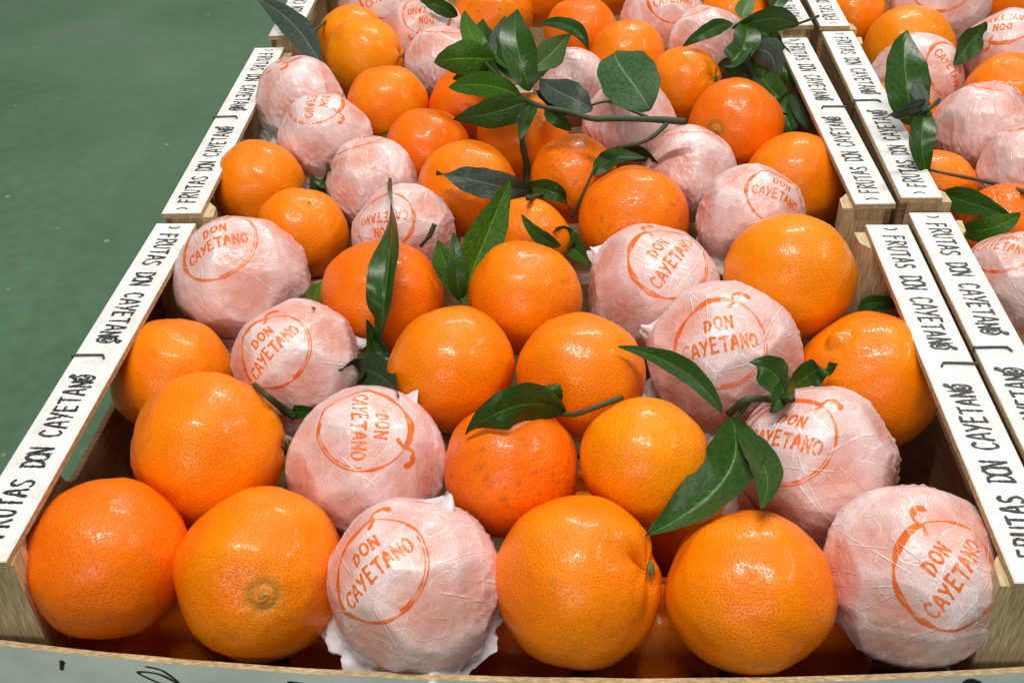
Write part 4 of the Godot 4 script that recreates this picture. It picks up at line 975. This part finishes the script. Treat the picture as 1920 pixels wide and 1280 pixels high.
	leaf(t, Vector3(0.0850, 0.2000, -0.3874), Vector3(0.0683, 0.2150, -0.4176), Vector3(0.0597, 0.2200, -0.4814), 0.0222, Vector3(-0.3901, 0.8736, 0.2908), 0.10, 0.10, 0.00, "under", 0.0000)
	leaf(t, Vector3(-0.0186, 0.1940, -0.4774), Vector3(-0.0383, 0.1960, -0.5222), Vector3(-0.0481, 0.1960, -0.5959), 0.0087, Vector3(-0.1856, 0.9806, 0.0626), 0.30, 0.00, 0.00, "dark", 0.0000)
	leaf(t, Vector3(-0.0250, 0.1900, -0.4766), Vector3(-0.0427, 0.1900, -0.4896), Vector3(-0.0638, 0.1860, -0.5424), 0.0101, Vector3(-0.7553, 0.5075, 0.4146), 0.25, 0.10, 0.00, "dark", 0.0000)
	leaf(t, Vector3(-0.0049, 0.1920, -0.4463), Vector3(0.0039, 0.1940, -0.4876), Vector3(0.0201, 0.1900, -0.5192), 0.0100, Vector3(0.7611, 0.6005, 0.2452), 0.20, 0.00, 0.00, "dark", 0.0000)
	leaf(t, Vector3(-0.0304, 0.1940, -0.4991), Vector3(-0.0296, 0.2000, -0.5232), Vector3(-0.0261, 0.2000, -0.5778), 0.0086, Vector3(0.2677, 0.9595, 0.0879), 0.20, 0.00, 0.00, "silver", 0.0000)
	leaf(t, Vector3(0.0062, 0.1940, -0.4131), Vector3(-0.0031, 0.1880, -0.3991), Vector3(-0.0064, 0.1800, -0.3836), 0.0054, Vector3(0.3106, 0.8006, 0.5124), 0.30, 0.00, 0.00, "dark", 0.0000)
	leaf(t, Vector3(0.0122, 0.1940, -0.4084), Vector3(0.0201, 0.1900, -0.3946), Vector3(0.0316, 0.1800, -0.3980), 0.0057, Vector3(-0.0935, 0.5083, 0.8561), 0.30, 0.10, 0.00, "dark", 0.0000)
	leaf(t, Vector3(-0.0327, 0.1880, -0.4975), Vector3(-0.0463, 0.1900, -0.4822), Vector3(-0.0645, 0.1800, -0.4904), 0.0084, Vector3(0.1072, 0.3872, 0.9157), 0.30, 0.10, 0.00, "dark", 0.0000)
	leaf(t, Vector3(-0.0161, 0.1900, -0.4662), Vector3(-0.0225, 0.1940, -0.5100), Vector3(-0.0339, 0.1940, -0.5544), 0.0103, Vector3(-0.5061, 0.8509, 0.1408), 0.30, 0.10, 0.00, "dull", 0.0000)
	leaf(t, Vector3(0.0023, 0.1960, -0.4133), Vector3(-0.0129, 0.1900, -0.4038), Vector3(-0.0349, 0.1800, -0.4065), 0.0077, Vector3(-0.0005, 0.3946, 0.9189), 0.30, 0.10, 0.00, "dark", 0.0000)
	t = thing("thin_leaf", "grey green leaf hanging over the far left rail", "leaf", Vector3.ZERO, "leafy sprigs among the oranges")
	leaf(t, Vector3(-0.1946, 0.1580, -0.5887), Vector3(-0.2232, 0.1760, -0.6221), Vector3(-0.2753, 0.1900, -0.6830), 0.0131, Vector3(-0.2234, 0.8489, 0.4790), 0.20, 0.10, 0.00, "silver", 0.0000)
	twig(t, [Vector3(-0.2171, 0.1600, -0.6430), Vector3(-0.2081, 0.1600, -0.6717), Vector3(-0.2063, 0.1500, -0.7543)], 0.0013, 0.0013)
	t = thing("corner_leaf", "dark leaf at the top edge above the wrapped oranges at the back left", "leaf", Vector3.ZERO, "leafy sprigs among the oranges")
	leaf(t, Vector3(-0.0783, 0.1676, -0.6688), Vector3(-0.0944, 0.1806, -0.6581), Vector3(-0.1161, 0.1877, -0.6699), 0.0074, Vector3(0.1419, 0.3189, 0.9371), 0.25, 0.00, 0.00, "dark", 0.0000)
	t = thing("leaf_bunch", "bunch of crowded dark leaves along the right rail of the second crate", "leaf sprig", Vector3.ZERO, "leafy sprigs among the oranges")
	twig(t, [Vector3(0.2528, 0.1700, -0.6534), Vector3(0.2269, 0.1720, -0.6272), Vector3(0.2015, 0.1740, -0.6146), Vector3(0.1809, 0.1760, -0.5996)], 0.0012, 0.0013)
	leaf(t, Vector3(0.1676, 0.1860, -0.5921), Vector3(0.1441, 0.1920, -0.5641), Vector3(0.1220, 0.1800, -0.5540), 0.0071, Vector3(0.4152, 0.6800, 0.6043), 0.30, 0.10, 0.00, "dark", 0.0000)
	leaf(t, Vector3(0.2306, 0.1740, -0.6230), Vector3(0.1972, 0.1880, -0.5948), Vector3(0.1691, 0.1820, -0.5815), 0.0110, Vector3(0.5656, 0.1157, 0.8166), 0.20, 0.20, 0.00, "dark", 0.0000)
	leaf(t, Vector3(0.1774, 0.1860, -0.5982), Vector3(0.1754, 0.1820, -0.5596), Vector3(0.1580, 0.1680, -0.5508), 0.0125, Vector3(0.1700, 0.8963, 0.4097), 0.20, 0.10, 0.00, "dark", 0.0000)
	leaf(t, Vector3(0.1882, 0.1800, -0.6546), Vector3(0.1879, 0.1900, -0.6682), Vector3(0.1958, 0.1900, -0.7130), 0.0078, Vector3(-0.0717, 0.9846, 0.1594), 0.20, 0.00, 0.00, "bright", 0.0000)
	leaf(t, Vector3(0.1790, 0.1840, -0.6062), Vector3(0.1810, 0.1900, -0.6197), Vector3(0.1898, 0.1950, -0.6420), 0.0084, Vector3(0.1247, 0.9372, 0.3256), 0.20, 0.00, 0.00, "pale", 0.0000)
	leaf(t, Vector3(0.2111, 0.1760, -0.6515), Vector3(0.2178, 0.1800, -0.6678), Vector3(0.2282, 0.1840, -0.6921), 0.0098, Vector3(0.2880, 0.9094, 0.3002), 0.20, 0.00, 0.00, "dark", 0.0000)
	leaf(t, Vector3(0.1793, 0.1660, -0.5860), Vector3(0.1940, 0.1720, -0.5587), Vector3(0.1998, 0.1580, -0.5382), 0.0134, Vector3(-0.7379, 0.5392, 0.4059), 0.15, 0.30, 0.00, "silver", 0.0000)
	leaf(t, Vector3(0.1785, 0.1780, -0.5819), Vector3(0.1645, 0.1740, -0.5427), Vector3(0.1580, 0.1680, -0.5508), 0.0106, Vector3(0.0608, 0.9381, 0.3410), 0.30, 0.00, 0.00, "dark", 0.0000)
	leaf(t, Vector3(0.1565, 0.1500, -0.5865), Vector3(0.1691, 0.1560, -0.5800), Vector3(0.1835, 0.1500, -0.5629), 0.0051, Vector3(-0.5940, 0.4332, 0.6779), 0.30, 0.30, 0.00, "dull", 0.0000)
	leaf(t, Vector3(0.1895, 0.1520, -0.5930), Vector3(0.1940, 0.1560, -0.5266), Vector3(0.2065, 0.1450, -0.5143), 0.0123, Vector3(-0.5833, 0.7881, 0.1965), 0.20, 0.10, 0.00, "dark", 0.0000)
	leaf(t, Vector3(0.2069, 0.1560, -0.6388), Vector3(0.2129, 0.1540, -0.5877), Vector3(0.2180, 0.1440, -0.5539), 0.0102, Vector3(-0.4995, 0.8463, 0.1852), 0.20, 0.10, 0.00, "dark", 0.0000)
	leaf(t, Vector3(0.1881, 0.1700, -0.6153), Vector3(0.1926, 0.1660, -0.5761), Vector3(0.1870, 0.1560, -0.5431), 0.0123, Vector3(-0.2732, 0.9451, 0.1792), 0.20, 0.20, 0.00, "dark", 0.0000)
	leaf(t, Vector3(0.1954, 0.1660, -0.6323), Vector3(0.2069, 0.1620, -0.6104), Vector3(0.2130, 0.1520, -0.5866), 0.0094, Vector3(-0.5388, 0.7245, 0.4299), 0.20, 0.10, 0.00, "dark", 0.0000)
	leaf(t, Vector3(0.2163, 0.1450, -0.5439), Vector3(0.2169, 0.1450, -0.5091), Vector3(0.2194, 0.1350, -0.4904), 0.0070, Vector3(-0.3948, 0.8988, 0.1905), 0.20, 0.20, 0.00, "dull", 0.0000)
	leaf(t, Vector3(0.1733, 0.1450, -0.6292), Vector3(0.1803, 0.1450, -0.5690), Vector3(0.1930, 0.1400, -0.5255), 0.0129, Vector3(-0.5787, 0.8018, 0.1489), 0.20, 0.10, 0.00, "dark", 0.0000)
	leaf(t, Vector3(0.2111, 0.1400, -0.5521), Vector3(0.2073, 0.1380, -0.5141), Vector3(0.2124, 0.1300, -0.4959), 0.0106, Vector3(-0.3432, 0.9233, 0.1725), 0.20, 0.10, 0.00, "dark", 0.0000)
	t = thing("pointed_leaf_sprig", "upright pointed dark leaf with a shiny spoon shaped leaf beside the right rail", "leaf sprig", Vector3.ZERO, "leafy sprigs among the oranges")
	leaf(t, Vector3(0.2778, 0.1720, -0.4218), Vector3(0.2735, 0.2000, -0.4385), Vector3(0.2849, 0.2160, -0.4890), 0.0171, Vector3(-0.1089, 0.8369, 0.5363), 0.15, 0.00, 0.00, "dark", 0.0000)
	leaf(t, Vector3(0.2855, 0.1940, -0.4092), Vector3(0.2634, 0.2000, -0.3856), Vector3(0.2493, 0.1960, -0.3824), 0.0066, Vector3(0.5949, -0.0050, 0.8038), 0.30, 0.60, 0.00, "chrome", 0.0000)
	leaf(t, Vector3(0.2783, 0.1960, -0.3942), Vector3(0.2745, 0.2040, -0.4058), Vector3(0.2721, 0.2100, -0.4188), 0.0053, Vector3(-0.3007, 0.7942, 0.5280), 0.30, 0.30, 0.00, "silver", 0.0000)
	leaf(t, Vector3(0.2831, 0.1920, -0.4100), Vector3(0.2719, 0.1840, -0.3738), Vector3(0.2815, 0.1600, -0.3584), 0.0096, Vector3(-0.0742, 0.8487, 0.5236), 0.25, 0.10, 0.00, "dark", 0.0000)
	twig(t, [Vector3(0.2787, 0.1940, -0.3985), Vector3(0.2838, 0.1960, -0.4012), Vector3(0.2922, 0.1960, -0.4137)], 0.0016, 0.0012)
	t = thing("brown_twig", "thin brown twig crossing from the right rail to the picture edge", "twig", Vector3.ZERO, "leafy sprigs among the oranges")
	twig(t, [Vector3(0.2820, 0.1604, -0.3749), Vector3(0.2978, 0.1599, -0.3678), Vector3(0.3238, 0.1511, -0.3748), Vector3(0.3277, 0.1733, -0.3191)], 0.0010, 0.0018)
	t = thing("dark_leaf", "dark leaf standing between two wrapped oranges in the right crate", "leaf", Vector3.ZERO, "leafy sprigs among the oranges")
	leaf(t, Vector3(0.3467, 0.1631, -0.5572), Vector3(0.3673, 0.1724, -0.5803), Vector3(0.3779, 0.1876, -0.5862), 0.0108, Vector3(0.1635, 0.6596, 0.7336), 0.20, 0.00, 0.00, "dark", 0.0010)
	t = thing("leaf_pair", "long dark leaves lying under the wet orange at the right edge", "leaf sprig", Vector3.ZERO, "leafy sprigs among the oranges")
	leaf(t, Vector3(0.2868, 0.1462, -0.3636), Vector3(0.2958, 0.1630, -0.3246), Vector3(0.3156, 0.1635, -0.3001), 0.0092, Vector3(-0.8029, 0.5568, 0.2126), 0.20, 0.10, 0.00, "dark", 0.0000)
	leaf(t, Vector3(0.2911, 0.1409, -0.3217), Vector3(0.3020, 0.1602, -0.2970), Vector3(0.3225, 0.1691, -0.3000), 0.0083, Vector3(-0.6458, 0.1429, 0.7501), 0.20, 0.10, 0.00, "bright", 0.0000)
	t = thing("gap_leaf", "dark leaf in the shadow below the right rail of the nearest crate", "leaf", Vector3.ZERO, "leafy sprigs among the oranges")
	leaf(t, Vector3(0.2114, 0.1311, -0.2445), Vector3(0.2240, 0.1322, -0.2501), Vector3(0.2383, 0.1322, -0.2479), 0.0054, Vector3(0.0782, 0.5972, 0.7982), 0.20, 0.10, 0.00, "dark", 0.0000)
	t = thing("gap_leaf", "tiny dark leaf tip right of the wrapped orange with small red arc", "leaf", Vector3.ZERO, "leafy sprigs among the oranges")
	leaf(t, Vector3(-0.1228, 0.1491, -0.4802), Vector3(-0.1218, 0.1402, -0.4791), Vector3(-0.1091, 0.1587, -0.4276), 0.0043, Vector3(-0.2476, 0.9623, -0.1123), 0.20, 0.10, 0.00, "dark", 0.0000)
	pass
